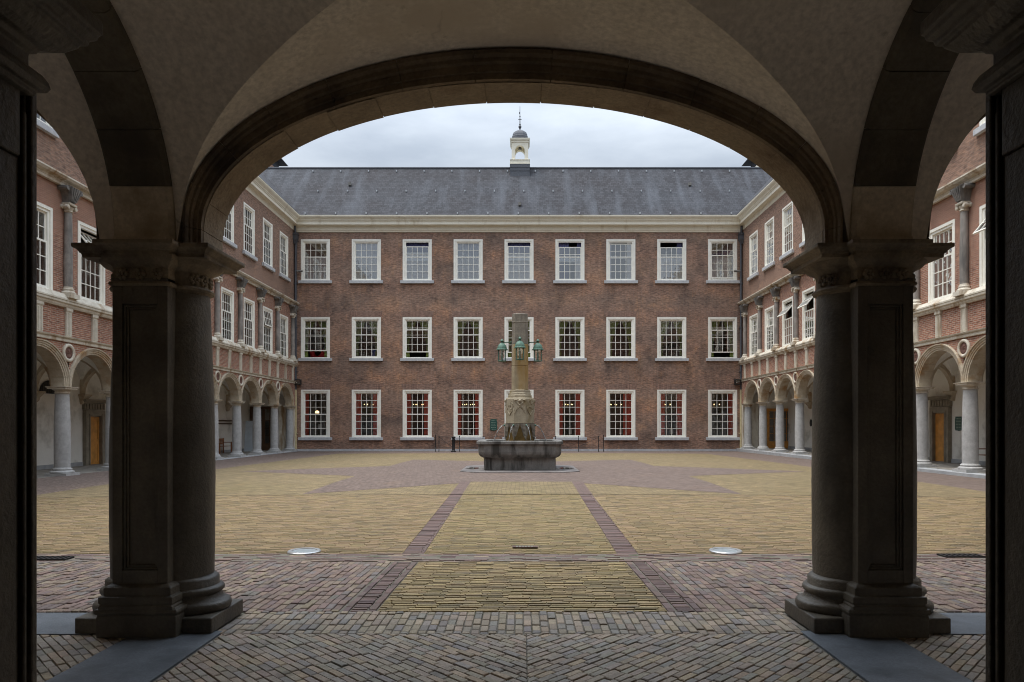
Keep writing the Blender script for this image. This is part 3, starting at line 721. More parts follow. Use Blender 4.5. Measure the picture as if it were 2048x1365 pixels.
for k in range(n + 1):
    t = pi * k / n; rs.append([(jc + (jr + .1) * cos(t), y, 3.06 + (jr + .1) * sin(t)) for y in (-6, 1.95)])
mb.rings(rs, cap=False, closed=False)
mb.box(JX0 - .6, JX0 - .05, -6, 1.0, 0, 3.1); mb.box(JX1 + .05, JX1 + .6, -6, 1.0, 0, 3.1); mb.box(-3, 3, -6.3, -6, 0, 5)
obj('passage', mb, M['vault'], arc)
mb = MB(); mb.box(-3, 3, -6, 2.38, -.02, .003)
tag(obj('passage_floor', mb, M['slab']), kind='structure')

# ------------------------------------------------------------------ windows
def Fx(y0):                      # facade facing the camera: u = x, w = towards the courtyard
    return lambda u, w, z: (u, y0 - w, z)
def Fw(xw, s):                   # side wing: u = depth, w = towards the courtyard
    return lambda u, w, z: (xw + s * w, u, z)
def sash(F, u0, u1, z0, z1, w, cols, rws, st=.055, mu=.03, rail=.06):
    m = MB(); d = .022
    m.box(u0, u0 + st, w - d, w + d, z0, z1, F); m.box(u1 - st, u1, w - d, w + d, z0, z1, F)
    m.box(u0 + st, u1 - st, w - d, w + d, z0, z0 + rail, F); m.box(u0 + st, u1 - st, w - d, w + d, z1 - rail, z1, F)
    iu0, iu1, iz0, iz1 = u0 + st, u1 - st, z0 + rail, z1 - rail
    for k in range(1, cols):
        c = iu0 + (iu1 - iu0) * k / cols; m.box(c - mu / 2, c + mu / 2, w - d + .004, w + d - .004, iz0, iz1, F)
    for k in range(1, rws):
        c = iz0 + (iz1 - iz0) * k / rws
        for q in range(cols):
            a = iu0 + (iu1 - iu0) * q / cols + (mu / 2 if q else 0); b = iu0 + (iu1 - iu0) * (q + 1) / cols - (mu / 2 if q < cols - 1 else 0)
            m.box(a, b, w - d + .006, w + d - .006, c - mu / 2, c + mu / 2, F)
    g = MB(); g.add([F(iu0, w, iz0), F(iu1, w, iz0), F(iu1, w, iz1), F(iu0, w, iz1)], [(0, 1, 2, 3)])
    return m, g
def window(F, uc, z0, z1, W, fr, cols, up, low, parent, drop=0., lift=0., vent=None, sill=.20, fd=.16, w0=.02, sillw=.14, glass='glass'):
    u0, u1 = uc - W / 2, uc + W / 2; m = MB(); h = fr * .95
    m.box(u0, u0 + fr * .55, w0 - fd, w0, z0, z1, F); m.box(u1 - fr * .55, u1, w0 - fd, w0, z0, z1, F)
    m.box(u0 + fr * .55, u0 + fr, w0 - fd, w0 - .035, z0, z1 - h, F); m.box(u1 - fr, u1 - fr * .55, w0 - fd, w0 - .035, z0, z1 - h, F)
    m.box(u0 + fr * .55, u1 - fr * .55, w0 - fd, w0 - .001, z1 - h * .55, z1, F); m.box(u0 + fr * .55, u1 - fr * .55, w0 - fd, w0 - .036, z1 - h, z1 - h * .55, F)
    m.box(u0 + fr * .55, u1 - fr * .55, w0 - fd, w0 - .02, z0, z0 + .07, F)
    win = obj('window', m, M['white'], parent)
    a, b, c, d = u0 + fr, u1 - fr, z0 + .07, z1 - h
    mid = c + (d - c) * low / (low + up)
    if vent is None:
        s, g = sash(F, a, b, mid - .02 - drop, d - drop, w0 - .12, cols, up); obj('sash', s, M['white'], win); obj('pane', g, M[glass], win, recalc=False)
    else:
        zh, ang = d - .30, vent; ca, sa = cos(ang), sin(ang)
        def F2(u, w, z): return F(u, (w0 - .04) + (zh - z) * sa + (w - w0 + .07) * ca, zh - (zh - z) * ca + (w - w0 + .07) * sa)
        s, g = sash(F2, a + .01, b - .01, mid + .05, d, w0 - .07, cols, up); obj('sash', s, M['white'], win); obj('pane', g, M[glass], win, recalc=False)
    s, g = sash(F, a, b, c + lift, mid + .05 + lift, w0 - .07, cols, low, rail=.065); obj('sash', s, M['white'], win); obj('pane', g, M[glass], win, recalc=False)
    if sill:
        s = MB(); s.box(u0 - .15, u1 + .15, -.1, sillw, z0 - sill, z0 - .002, F); obj('sill', s, M['sill'], win, bevel=.012)
    return win
def wall_holes(mb, F, U0, U1, Z0, Z1, holes, depth):
    us = sorted({U0, U1} | {h[0] for h in holes} | {h[1] for h in holes}); zs = sorted({Z0, Z1} | {h[2] for h in holes} | {h[3] for h in holes})
    for a, b in zip(us, us[1:]):
        for c, d in zip(zs, zs[1:]):
            um, zm = (a + b) / 2, (c + d) / 2
            if any(h[0] < um < h[1] and h[2] < zm < h[3] for h in holes): continue
            mb.add([F(a, 0, c), F(b, 0, c), F(b, 0, d), F(a, 0, d)], [(0, 1, 2, 3)])
    for u0, u1, z0, z1 in holes:
        for p in (((u0, z0), (u1, z0)), ((u1, z0), (u1, z1)), ((u1, z1), (u0, z1)), ((u0, z1), (u0, z0))):
            (a, c), (b, d) = p; mb.add([F(a, 0, c), F(b, 0, d), F(b, -depth, d), F(a, -depth, c)], [(0, 1, 2, 3)])

# ------------------------------------------------------------------ main building across the courtyard
main = thing('palace_building', 'brown brick palace front with three rows of nine white sash windows and slate roof', 'building', (-.2, YF, -.17))
F0 = Fx(YF); WX = [-14.07 + 3.467 * k for k in range(9)]; WW = 1.98
STO = [(.78, 4.02), (6.165, 8.96), (11.45, 14.27)]
holes = [(x - WW / 2, x + WW / 2, a, b) for x in WX for a, b in STO]
mb = MB(); wall_holes(mb, F0, XL, XR, -.3, 14.9, holes, .34)
obj('wall', mb, M['facade_brick'], main, recalc=False)
mb = MB(); mb.box(XL, XR, 0.006, .035, -.3, -.02, F0); obj('plinth_course', mb, M['sill'], main)
# brick flat arches over the windows
M['soldier'] = brickwall('soldier_brick', 'x', (.205, .115, .088), (.30, .175, .132), (.25, .20, .165), [(.6, .5, (.85, .85, .85), .7, (1, 1, 1))], w=.066, h=.5)
for x in WX:
    for a, b in STO:
        hw = WW / 2; mb = MB()
        p = [(x - hw, b + .004), (x + hw, b + .004), (x + hw + .14, b + .40), (x - hw - .14, b + .40)]
        mb.rings([[F0(u, w, z) for u, z in p] for w in (.001, .006)])
        obj('window_head', mb, M['soldier'], main)
mb = MB()
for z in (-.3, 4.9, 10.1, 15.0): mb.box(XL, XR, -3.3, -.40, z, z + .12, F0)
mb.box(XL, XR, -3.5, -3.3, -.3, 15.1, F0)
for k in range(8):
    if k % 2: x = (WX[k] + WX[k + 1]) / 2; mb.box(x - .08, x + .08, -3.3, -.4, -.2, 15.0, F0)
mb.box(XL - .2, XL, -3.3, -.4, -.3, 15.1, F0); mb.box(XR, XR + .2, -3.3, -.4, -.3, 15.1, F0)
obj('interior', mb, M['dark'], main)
cfg_up = {2: (.26, 0), 4: (.24, 0), 5: (.30, 0), 6: (.07, 0), 7: (.32, 0), 8: (0, .10)}
cfg_mid = {0: (0, .42), 2: (0, .34), 8: (0, .32), 4: (0, .30)}
ww = []
for k, x in enumerate(WX):
    window(F0, x, *STO[0], WW, .215, 4, 3, 3, main)
    d, l = cfg_mid.get(k, (0, 0)); window(F0, x, *STO[1], WW, .215, 4, 2, 3, main, d, l)
    d, l = cfg_up.get(k, (0, 0)); window(F0, x, *STO[2], WW, .215, 4, 2, 3, main, d, l, glass='boosted_glass')
# cornice
CPROF = [(0, 14.74), (.06, 14.74), (.07, 14.80), (.12, 14.86), (.13, 14.93), (.14, 15.06), (.16, 15.12), (.40, 15.15), (.42, 15.16), (.42, 15.34), (.45, 15.35), (.46, 15.40), (.49, 15.42), (.51, 15.48), (.56, 15.54), (.62, 15.60), (.66, 15.68), (.66, 15.73), (0, 15.74)]
def cornice(F, u0, u1, dz, parent, prof=CPROF, mat='cream', name='cornice'):
    m = MB(); m.rings([[F(u, w, z + dz) for w, z in prof] for u in (u0, u1)]); return obj(name, m, M[mat], parent)
cornice(F0, XL - .5, XR + .5, 0, main)
# roof
RD, RZ = 50.0, 20.4; ye = YF - .60
mb = MB(); mb.hexa([(-26, ye, 15.70), (26, ye, 15.70), (26, 54.2, 15.70), (-26, 54.2, 15.70), (-26, RD, RZ), (26, RD, RZ), (26, RD + .1, RZ), (-26, RD + .1, RZ)])
roof = obj('roof', mb, M['slate'], main)
mb = MB(); mb.box(-26, 26, RD - .08, RD + .18, RZ - .03, RZ + .10); obj('ridge_cap', mb, M['lead'], roof, bevel=.03)
def on_roof(x, f): y = ye + (RD - ye) * f; return (x, y - .0, 15.70 + (RZ - 15.70) * f + .02)
hook = None
for f, n0, x0, dx in ((.035, 15, -14.6, 2.05), (.49, 15, -14.3, 2.06), (.93, 16, -15.2, 2.02)):
    for k in range(n0):
        p = on_roof(x0 + dx * k, f)
        if hook is None:
            h = MB(); h.box(p[0] - .035, p[0] + .035, p[1] - .10, p[1] + .02, p[2] - .05, p[2] + .07); hook = obj('roof_hook', h, M['steel'], roof); hp = p
        else: copy_tree(hook, roof, (p[0] - hp[0], p[1] - hp[1], p[2] - hp[2]))
for x, f in ((-12.2, .62), (-.15, .20), (11.9, .62)):
    p = on_roof(x, f); h = MB(); h.box(p[0] - .09, p[0] + .09, p[1] - .16, p[1] + .1, p[2] - .05, p[2] + .16); obj('roof_vent', h, M['black'], roof)
# bell turret on the ridge
bx, by = -.15, 50.0
mb = MB(); mb.box(bx - .71, bx + .71, by - .71, by + .71, 19.3, 20.50)
tur = obj('bell_turret', mb, M['lead'], main)
mb = MB()
for z in (19.98, 20.24): mb.box(bx - .735, bx + .735, by - .735, by + .735, z, z + .03)
obj('lead_seam', mb, M['lead'], tur)
mb = MB(); mb.box(bx - .69, bx + .69, by - .69, by + .69, 20.51, 20.78); mb.box(bx - .73, bx + .73, by - .73, by + .73, 20.48, 20.515); mb.box(bx - .72, bx + .72, by - .72, by + .72, 20.78, 20.81)
obj('turret_plinth', mb, M['cream'], tur)
mb = MB()
hw, op = .60, .345
for sx in (-1, 1):
    for sy in (-1, 1):
        mb.box(min(bx + sx * op, bx + sx * hw), max(bx + sx * op, bx + sx * hw), min(by + sy * op, by + sy * hw), max(by + sy * op, by + sy * hw), 20.81, 22.1)
for axis in (0, 1):
    for sg in (-1, 1):
        n = 14
        for k in range(n):
            t0, t1 = pi * k / n, pi * (k + 1) / n
            q = []
            for z_ in (0, 1):
                for (t, e) in ((t0, op), (t1, op), (t1, hw), (t0, hw)):
                    a = op * cos(t); z = 21.52 + op * sin(t) if z_ == 0 else 22.1
                    q.append((bx + a, by + sg * e, z) if axis == 0 else (bx + sg * e, by + a, z))
            mb.hexa(q)
obj('belfry', mb, M['cream'], tur)
mb = MB(); mb.rings([rectring(bx - .62, bx + .62, by - .62, by + .62, z, o) for o, z in ((0, 22.08), (.03, 22.1), (.03, 22.17), (.06, 22.19), (.10, 22.28), (.11, 22.36), (0, 22.38))]); obj('turret_cornice', mb, M['cream'], tur)
mb = MB(); rs = []
for o, z in ((.02, 22.37), (.02, 22.66), (-.01, 22.70), (-.03, 22.82), (-.10, 22.97), (-.22, 23.08), (-.38, 23.15), (-.52, 23.19), (-.55, 23.26)): rs.append([(bx + x * (.6 + o), by + y * (.6 + o), z) for x, y in [(c / max(abs(c), abs(s)) * .92 if abs(c) > abs(s) else c / max(abs(c), abs(s)) * .92, s / max(abs(c), abs(s)) * .92) for c, s in [(cos(R(22.5 + 45 * k)), sin(R(22.5 + 45 * k))) for k in range(8)]]])
mb.rings(rs); obj('dome', mb, M['lead'], tur)
mb = MB(); mb.lathe(bx, by, [(.05, 23.2), (.04, 23.3), (.09, 23.38), (.12, 23.46), (.08, 23.55), (.035, 23.6), (.07, 23.64), (.035, 23.68), (.028, 24.2), (.06, 24.23), (.024, 24.27), (.016, 24.9), (.006, 25.02)], 10)
mb.box(bx - .06, bx + .02, by - .01, by + .01, 24.40, 24.55); mb.box(bx - .12, bx + .12, by - .012, by + .012, 23.98, 24.02)
obj('spire', mb, M['lead'], tur)
mb = MB(); mb.lathe(bx, by, [(.02, 22.05), (.05, 22.02), (.08, 21.97), (.10, 21.9), (.13, 21.84), (.13, 21.82)], 12); obj('bell', mb, M['black'], tur)
# rain pipes in the two corners
for x in (XL + .22, XR - .22):
    m = MB(); m.tube([(x, YF - .13, 4.0), (x, YF - .13, 14.0)], .075, 10)
    for z in (5.2, 8.2, 11.2): m.box(x - .11, x + .11, YF - .2, YF, z, z + .06)
    p = obj('rain_pipe', m, M['lead'], main, smooth=40)
    m = MB(); m.tube([(x, YF - .13, -.15), (x, YF - .13, 4.02)], .085, 10); m.box(x - .12, x + .12, YF - .2, YF, 1.0, 1.07); obj('pipe_foot', m, M['pipecream' if x < 0 else 'pipecream'], p, smooth=40)
    m = MB(); m.rings([rectring(x - .16, x + .16, YF - .36, YF - .02, z, o) for o, z in ((-.08, 13.9), (-.06, 14.05), (.0, 14.2), (.0, 14.5), (.03, 14.52), (.03, 14.62))]); m.tube([(x, YF - .19, 14.6), (x, YF - .25, 15.1)], .07, 8); obj('pipe_hopper', m, M['lead'], p)
    m = MB(); m.tube([(x + (.1 if x < 0 else -.1), YF - .2, 12.05), (x + (.5 if x < 0 else -.5), YF - .22, 12.05)], .07, 8); obj('pipe_lamp', m, M['black'], p)

# ------------------------------------------------------------------ arcaded side wings
ORD = ['first', 'second', 'third', 'fourth', 'fifth', 'sixth', 'seventh', 'eighth', 'ninth', 'tenth', 'eleventh', 'twelfth', 'thirteenth', 'fourteenth']
def wing(Xw, s, y_end, step, dz, side, label, vents):
    F = Fw(Xw, s); NB = 14
    root = thing('arcaded_wing', label, 'building', (Xw, 26, dz - .04))
    zf = -.04 + dz; zi = 2.97 + dz; Ri = 1.235; hb = step / 2
    cols = [y_end - step * k for k in range(NB + 1)]; u0, u1 = cols[-1] - .6, YF
    # ---- column
    c = MB(); y = cols[0]
    def sq(u, w, h, z): return [F(u - h, w - h, z), F(u + h, w - h, z), F(u + h, w + h, z), F(u - h, w + h, z)]
    sh = MB(); prof = [(.238 + .012 * sin(pi * k / 10) - .032 * (k / 10) ** 2, zf + .28 + (zi - .20 - zf - .28) * k / 10) for k in range(11)]
    sh.lathe(y, 0, prof, 28, lambda a, b, z: F(a, b, z)); col0 = obj('column', sh, M['blue'], root, smooth=50)
    b = MB(); b.rings([sq(y, 0, .37, z) for z in (zf - .12, zf + .09)])
    b.lathe(y, 0, [(.35, zf + .09), (.365, zf + .11), (.36, zf + .15), (.33, zf + .165), (.29, zf + .18), (.28, zf + .2), (.298, zf + .215), (.293, zf + .245), (.258, zf + .26), (.248, zf + .29)], 28, F)
    obj('base', b, M['blue'], col0, smooth=40)
    b = MB(); b.lathe(y, 0, [(.212, zi - .23), (.24, zi - .225), (.245, zi - .21), (.218, zi - .195), (.216, zi - .14), (.29, zi - .10), (.30, zi - .075)], 28, F)
    b.rings([sq(y, 0, h, z) for h, z in ((.31, zi - .08), (.31, zi - .04), (.33, zi - .035), (.35, zi - .01), (.35, zi))])
    obj('capital', b, M['sand'], col0, smooth=35)
    for k in range(1, NB + 1): copy_tree(col0, root, (0, -step * k, 0))
    # ---- arch with mouldings (one bay)
    def archsweep(prof, nv, name, mat, yc):
        m = MB()
        for k in range(nv):
            t0, t1 = pi * k / nv, pi * (k + 1) / nv; j = random.uniform(-.003, .003); rs = []
            for q in range(5):
                t = t0 + (t1 - t0) * q / 4 + (.0025 if q == 0 else -.0025 if q == 4 else 0)
                rs.append([F(yc + (Ri + r) * cos(t), w + j, zi + (Ri + r) * sin(t)) for r, w in prof])
            m.rings(rs)
        return obj(name, m, M[mat], root, smooth=28)
    yc = cols[0] - hb
    AP = [(0, -.26), (0, .20), (.055, .20), (.06, .225), (.11, .23), (.12, .25), (.17, .255), (.185, .285), (.225, .29), (.235, .2), (.235, -.26)]
    arch0 = archsweep(AP, 13, 'arch', 'archstone', yc)
    for k in range(1, NB): copy_tree(arch0, root, (0, -step * k, 0))
    # ---- spandrel wall (red brick)
    m = MB(); n = 24; zt = 4.50 + dz
    for k in range(NB):
        cc = cols[k] - hb; pts = [(cc + (Ri + .215) * cos(pi * q / n), zi + (Ri + .215) * sin(pi * q / n)) for q in range(n + 1)]
        pts = [(cc + hb, zi)] + pts + [(cc - hb, zi)]
        for (ua, za), (ub, zb) in zip(pts, pts[1:]):
            if abs(ua - ub) < 1e-5: continue
            for w in (.2, -.26): m.add([F(ua, w, za), F(ub, w, zb), F(ub, w, zt), F(ua, w, zt)], [(0, 1, 2, 3)])
    m.box(cols[0] + .0, u1, -.26, .2, zi, zt, F); m.box(u0, cols[-1], -.26, .2, zi, zt, F)
    obj('spandrel_wall', m, M['wing_red'], root, recalc=False)
    # ---- roundels
    m = MB(); yr, zr = cols[1], 4.125 + dz; rs = []
    for r, w in ((.20, .19), (.20, .235), (.215, .25), (.245, .262), (.28, .262), (.30, .25), (.315, .235), (.315, .19)):
        rs.append([F(yr + r * cos(2 * pi * q / 28), w, zr + r * sin(2 * pi * q / 28)) for q in range(28)])
    m.rings(rs); r0 = obj('roundel', m, M['sand'], root, smooth=40)
    m = MB(); rs = []
    for r in (.2, .16, .12, .08, .04, .004):
        ring = []
        for q in range(28):
            a = 2 * pi * q / 28; xx, zz = r * cos(a), r * sin(a)
            h = .215 + .035 * max(0, 1 - ((xx + .01) ** 2 / .006 + (zz - .05) ** 2 / .009)) + .03 * max(0, 1 - (xx ** 2 / .02 + (zz + .13) ** 2 / .008)) + .012 * noise.noise(Vector((xx * 14, zz * 14, 1)))
            ring.append(F(yr + xx, h, zr + zz))
        rs.append(ring)
    m.rings(rs); obj('portrait_relief', m, M['terracotta'], r0, smooth=60)
    for k in range(2, NB + 1): copy_tree(r0, root, (0, -step * (k - 1), 0))
    # ---- bands
    zb = 4.48 + dz; zb2 = 4.65 + dz; zs0 = 5.62 + dz * .75; zs1 = 6.05 + dz * .5
    cornice(F, u0, u1, 0, root, [(-.2, zb), (.25, zb), (.26, zb + .03), (.255, zb + .035), (.255, zb + .12), (.30, zb + .13), (.32, zb2), (-.2, zb2 + .01)], 'sand', 'arcade_band')
    cornice(F, u0, u1, 0, root, [(-.2, zs0), (.26, zs0), (.29, zs0 + .05), (.30, zs0 + .10), (.35, zs0 + .13), (.36, zs0 + .19), (.33, zs0 + .195), (.33, zs0 + .21), (.36, zs0 + .22), (.36, zs0 + .27), (.24, zs1), (-.2, zs1 + .003)], 'sand', 'sill_band')
    m = MB(); m.box(u0, u1, -.2, .18, zb2 - .02, zs0 + .02, F); obj('frieze_wall', m, M['wing_red'], root)
    # ---- frieze pilasters
    def fpil(y):
        m = MB(); m.box(y - .14, y + .14, .18, .232, zb2 + .003, zs0 - .10, F)
        for q in (-.10, -.033, .033, .10): m.box(y + q - .02, y + q + .02, .232, .25, zb2 + .06, zs0 - .17, F)
        m.box(y - .17, y + .17, .18, .262, zs0 - .10, zs0 - .003, F); m.box(y - .155, y + .155, .18, .245, zs0 - .13, zs0 - .10, F)
        return obj('frieze_pilaster', m, M['sand'], root)
    f0 = fpil(cols[0])
    for k in range(1, 2 * NB + 1): copy_tree(f0, root, (0, -hb * k, 0))
    # ---- first floor wall, windows, half columns
    zl1 = 9.62; Z1 = (6.05 + dz * .5, 8.75); hs = []
    for k in range(NB): hs.append((cols[k] - hb - .775, cols[k] - hb + .775, Z1[0], Z1[1]))
    m = MB(); F1 = lambda u, w, z: F(u, w + .10, z)
    wall_holes(m, F1, u0, u1, zs1 - .1, zl1 + .1, hs, .34); obj('first_floor_wall', m, M['wing_red'], root, recalc=False)
    def hwin(k, v): return window(F1, cols[k] - hb, *Z1, 1.55, .20, 4, 2, 3, root, vent=v, sill=0)
    proto = {}
    for k in range(NB):
        v = vents.get(k)
        if v not in proto: proto[v] = (hwin(k, v), k)
        else: copy_tree(proto[v][0], root, (0, -step * (k - proto[v][1]), 0))
    m = MB(); y = cols[0]; m.lathe(y, .20, [(.135, zs1 + .25), (.14, 7.3), (.115, 8.82)], 18, F); h0 = obj('half_column', m, M['darkcol'], root, smooth=50)
    m = MB(); m.rings([sq(y, .21, h, z) for h, z in ((.235, zs1 - .12), (.235, zs1 + .03))]); m.lathe(y, .20, [(.23, zs1 + .03), (.235, zs1 + .07), (.2, zs1 + .10), (.175, zs1 + .13), (.19, zs1 + .16), (.185, zs1 + .19), (.15, zs1 + .21), (.14, zs1 + .27)], 18, F); obj('half_column_base', m, M['sand'], h0, smooth=40)
    m = MB(); m.lathe(y, .20, [(.12, 8.80), (.15, 8.83), (.125, 8.86), (.14, 8.93), (.17, 8.98)], 16, F); m.rings([sq(y, .20, h, z) for h, z in ((.17, 9.03), (.19, 9.06), (.19, 9.10))])
    for sg in (-1, 1):
        for w in (.10, .30):
            rs = [[F(y + sg * .19 + .075 * cos(a) , w + dw, 8.97 + .075 * sin(a)) for a in [2 * pi * q / 12 for q in range(12)]] for dw in (-.05, .05)]; m.rings(rs)
        m.rings([[F(y + sg * .19 + .05 * cos(a), w_, 8.97 + .05 * sin(a)) for a in [2 * pi * q / 10 for q in range(10)]] for w_ in (.0, .36)])
    obj('ionic_capital', m, M['sand'], h0, smooth=40)
    m = MB(); rs = []
    for tt in range(9):
        q = tt / 8; z = 9.10 + q * .53; hw_ = .15 + .20 * q ** 1.6; wd = .33 + .14 * q ** 2
        rs.append([F(y - hw_, .08, z), F(y + hw_, .08, z), F(y + hw_, wd, z), F(y + hw_ * .5, wd + .02, z), F(y + hw_ * .2, wd - .03, z), F(y - hw_ * .2, wd - .03, z), F(y - hw_ * .5, wd + .02, z), F(y - hw_, wd, z)])
    m.rings(rs)
    for sg in (-1, 1): m.rings([[F(y + sg * .34 + .075 * cos(a), w_, 9.55 + .075 * sin(a)) for a in [2 * pi * q / 12 for q in range(12)]] for w_ in (.10, .44)])
    for q in (-.2, -.1, 0, .1, .2): m.rings([[F(y + q * .55 - .018, .40, 9.16), F(y + q * .55 + .018, .40, 9.16), F(y + q * 1.2 + .03, .53, 9.6), F(y + q * 1.2 - .03, .53, 9.6)], [F(y + q * .55 - .018, .2, 9.16), F(y + q * .55 + .018, .2, 9.16), F(y + q * 1.2 + .03, .2, 9.6), F(y + q * 1.2 - .03, .2, 9.6)]])
    obj('console', m, M['black'], h0, smooth=40)
    for k in range(1, NB + 1): copy_tree(h0, root, (0, -step * k, 0))
    cornice(F, u0, u1, 0, root, [(-.2, 9.63), (.22, 9.63), (.23, 9.71), (.25, 9.72), (.25, 9.78), (.38, 9.81), (.42, 9.86), (.44, 9.88), (.44, 9.93), (.15, 10.02), (-.2, 10.03)], 'archstone' if False else 'sand', 'string_course')
    # ---- second floor
    Z2 = (11.32, 14.05); hs = [(cols[k] - hb - .775, cols[k] - hb + .775, *Z2) for k in range(NB)]
    m = MB(); wall_holes(m, F1, u0, u1, 9.98, 14.9, hs, .34); obj('second_floor_wall', m, M['wing_brown'], root, recalc=False)
    w0_ = window(F1, cols[0] - hb, *Z2, 1.55, .20, 4, 2, 3, root, sill=.2)
    for k in range(1, NB): copy_tree(w0_, root, (0, -step * k, 0))
    cornice(F, u0, YF - .02, .003, root)
    # ---- rooms behind and roof
    m = MB()
    for z in (5.7, 10.2, 15.0): m.box(u0, u1 + 3, -6.2, -.26, z, z + .1, F)
    m.box(u0, u1 + 3, -6.4, -6.2, 4.6, 15.1, F); m.box(u0 - .2, u0, -6.2, .1, 4.6, 15.1, F)
    for k in range(0, NB, 2): m.box(cols[k] - .08, cols[k] + .08, -6.2, -.3, 5.75, 15, F)
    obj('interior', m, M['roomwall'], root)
    m = MB(); m.hexa([F(u0, .66, 15.75), F(u1 + 3.5, .66, 15.75), F(u1 + 3.5, -6.5, 15.75), F(u0, -6.5, 15.75), F(u0, -2.6, 19.2), F(u1 + 3.5, -2.6, 19.2), F(u1 + 3.5, -2.9, 19.2), F(u0, -2.9, 19.2)])
    obj('roof', m, M['slate'], root)
    # ---- gallery: floor, back wall, vaults, ribs
    m = MB(); m.box(u0, u1, -3.05, .0, zf - .2, zf + .0, F); obj('gallery_floor', m, M['galfloor'], root)
    m = MB(); m.box(u0, u1, .0, .50, zf - .25, zf - .008, F); obj('kerb_stone', m, M['kerb'], root, bevel=.01)
    m = MB(); m.box(u0, u1, -3.3, -3.0, zf - .2, 5.7, F); m.box(YF - .02, YF + .2, -3.3, .05, zf - .2, 5.7, F); obj('gallery_wall', m, M['plaster'], root)
    m = MB(); m.box(u0, YF - .03, -3.0, -2.97, zf, zf + .16, F); obj('skirting', m, M['kerb'], root)
    m = MB(); nx = 24; colsv = []; sd, wc = 1.37, -1.63
    for i in range(nx + 1):
        x = -hb + step * i / nx; z2 = zi + (Ri + .2) * sqrt(max(0, 1 - (x / (Ri + .2)) ** 2)) if abs(x) < Ri + .2 else zi
        q_ = min(1, max(0, (z2 - zi) / (Ri + .2))); tg = max(.0005, sd * sqrt(1 - q_ * q_))
        tt = [-sd + (sd - tg) * k / 5 for k in range(6)] + [-tg * cos(pi * k / 14) for k in range(1, 15)] + [tg + (sd - tg) * k / 5 for k in range(1, 6)]
        colsv.append([F(yc + x, wc + t_, max(z2, zi + (Ri + .2) * sqrt(max(0, 1 - (t_ / sd) ** 2)))) for t_ in tt])
    m.rings(colsv, cap=False, closed=False); v0 = obj('gallery_vault', m, M['plaster'], root, smooth=24, recalc=False)
    for k in range(1, NB): copy_tree(v0, root, (0, -step * k, 0))
    m = MB(); y = cols[1]; rs = []
    for k in range(17):
        t = pi * k / 16; rs.append([F(y + dy, wc + (1.30 + r) * cos(t), zi + (1.22 + r) * sin(t)) for r, dy in ((0, -.13), (0, .13), (.2, .13), (.2, -.13))])
    m.rings(rs); m.rings([[F(y - h, -3.0, z), F(y + h, -3.0, z), F(y + h, -3.0 + d, z), F(y - h, -3.0 + d, z)] for h, d, z in ((.10, .06, zi - .42), (.13, .12, zi - .36), (.15, .14, zi - .28), (.15, .14, zi - .24), (.22, .26, zi - .08), (.24, .30, zi - .06), (.24, .30, zi))])
    g0 = obj('gallery_rib', m, M['archstone'], root, smooth=30)
    for k in range(2, NB): copy_tree(g0, root, (0, -step * (k - 1), 0))
    m = MB(); m.box(YF - .5, YF - .03, -.8, .2, zf - .1, zi + .02, F); obj('end_pier', m, M['sand'], root)
    return root, F, cols, zf, zi
wl, FL, colsL, zfL, ziL = wing(XL, 1, 45.84, 2.835, -.07, 'left', 'arcaded brick wing on the left with a dark glazed door at its far end', {7: R(40), 1: R(8)})
wr, FR, colsR, zfR, ziR = wing(XR, -1, 45.6, 2.826, .07, 'right', 'arcaded brick wing on the right with propped open vents and oak glazed door', {2: R(40), 3: R(40), 8: R(40)})
# doors and fittings of the wings (parts of the wings)
def gallery_door(root, F, u, zf, lab=None):
    w = -3.0; m = MB()
    m.box(u - .40, u + .40, w, w + .05, zf + .02, zf + 2.08, F)
    for z0, z1 in ((.12, .92), (1.08, 1.95)):
        for a, b in ((-.31, -.27), (.27, .31)): m.box(u + a, u + b, w + .05, w + .068, zf + z0, zf + z1, F)
        for z in (z0, z1 - .04): m.box(u - .27, u + .27, w + .05, w + .068, zf + z, zf + z + .04, F)
        m.box(u - .20, u + .20, w + .05, w + .062, zf + z0 + .12, zf + z1 - .12, F)
    d = obj('door', m, M['oak'], root)
    m = MB(); m.ball(F(u - .32, w + .10, zf + 1.02), .03, 8, 5); m.box(u - .335, u - .305, w + .05, w + .075, zf + .94, zf + 1.12, F); obj('door_handle', m, M['iron'], d)
    m = MB()
    for sg in (-1, 1): m.box(min(u + sg * .41, u + sg * .66), max(u + sg * .41, u + sg * .66), w, w + .16, zf, zf + 2.36, F); m.box(min(u + sg * .41, u + sg * .48), max(u + sg * .41, u + sg * .48), w + .16, w + .19, zf, zf + 2.2, F)
    m.box(u - .41, u + .41, w, w + .16, zf + 2.10, zf + 2.36, F); m.box(u - .70, u + .70, w, w + .13, zf + 2.37, zf + 2.66, F)
    for k in range(7): m.box(u - .62 + .19 * k, u - .52 + .19 * k, w + .13, w + .17, zf + 2.40, zf + 2.63, F)
    m.box(u - .78, u + .78, w, w + .2, zf + 2.67, zf + 2.74, F); m.box(u - .84, u + .84, w, w + .27, zf + 2.74, zf + 2.82, F)
    obj('door_frame', m, M['doorstone'], d, bevel=.006)
gallery_door(wl, FL, 29.55, zfL); gallery_door(wr, FR, 29.4, zfR)
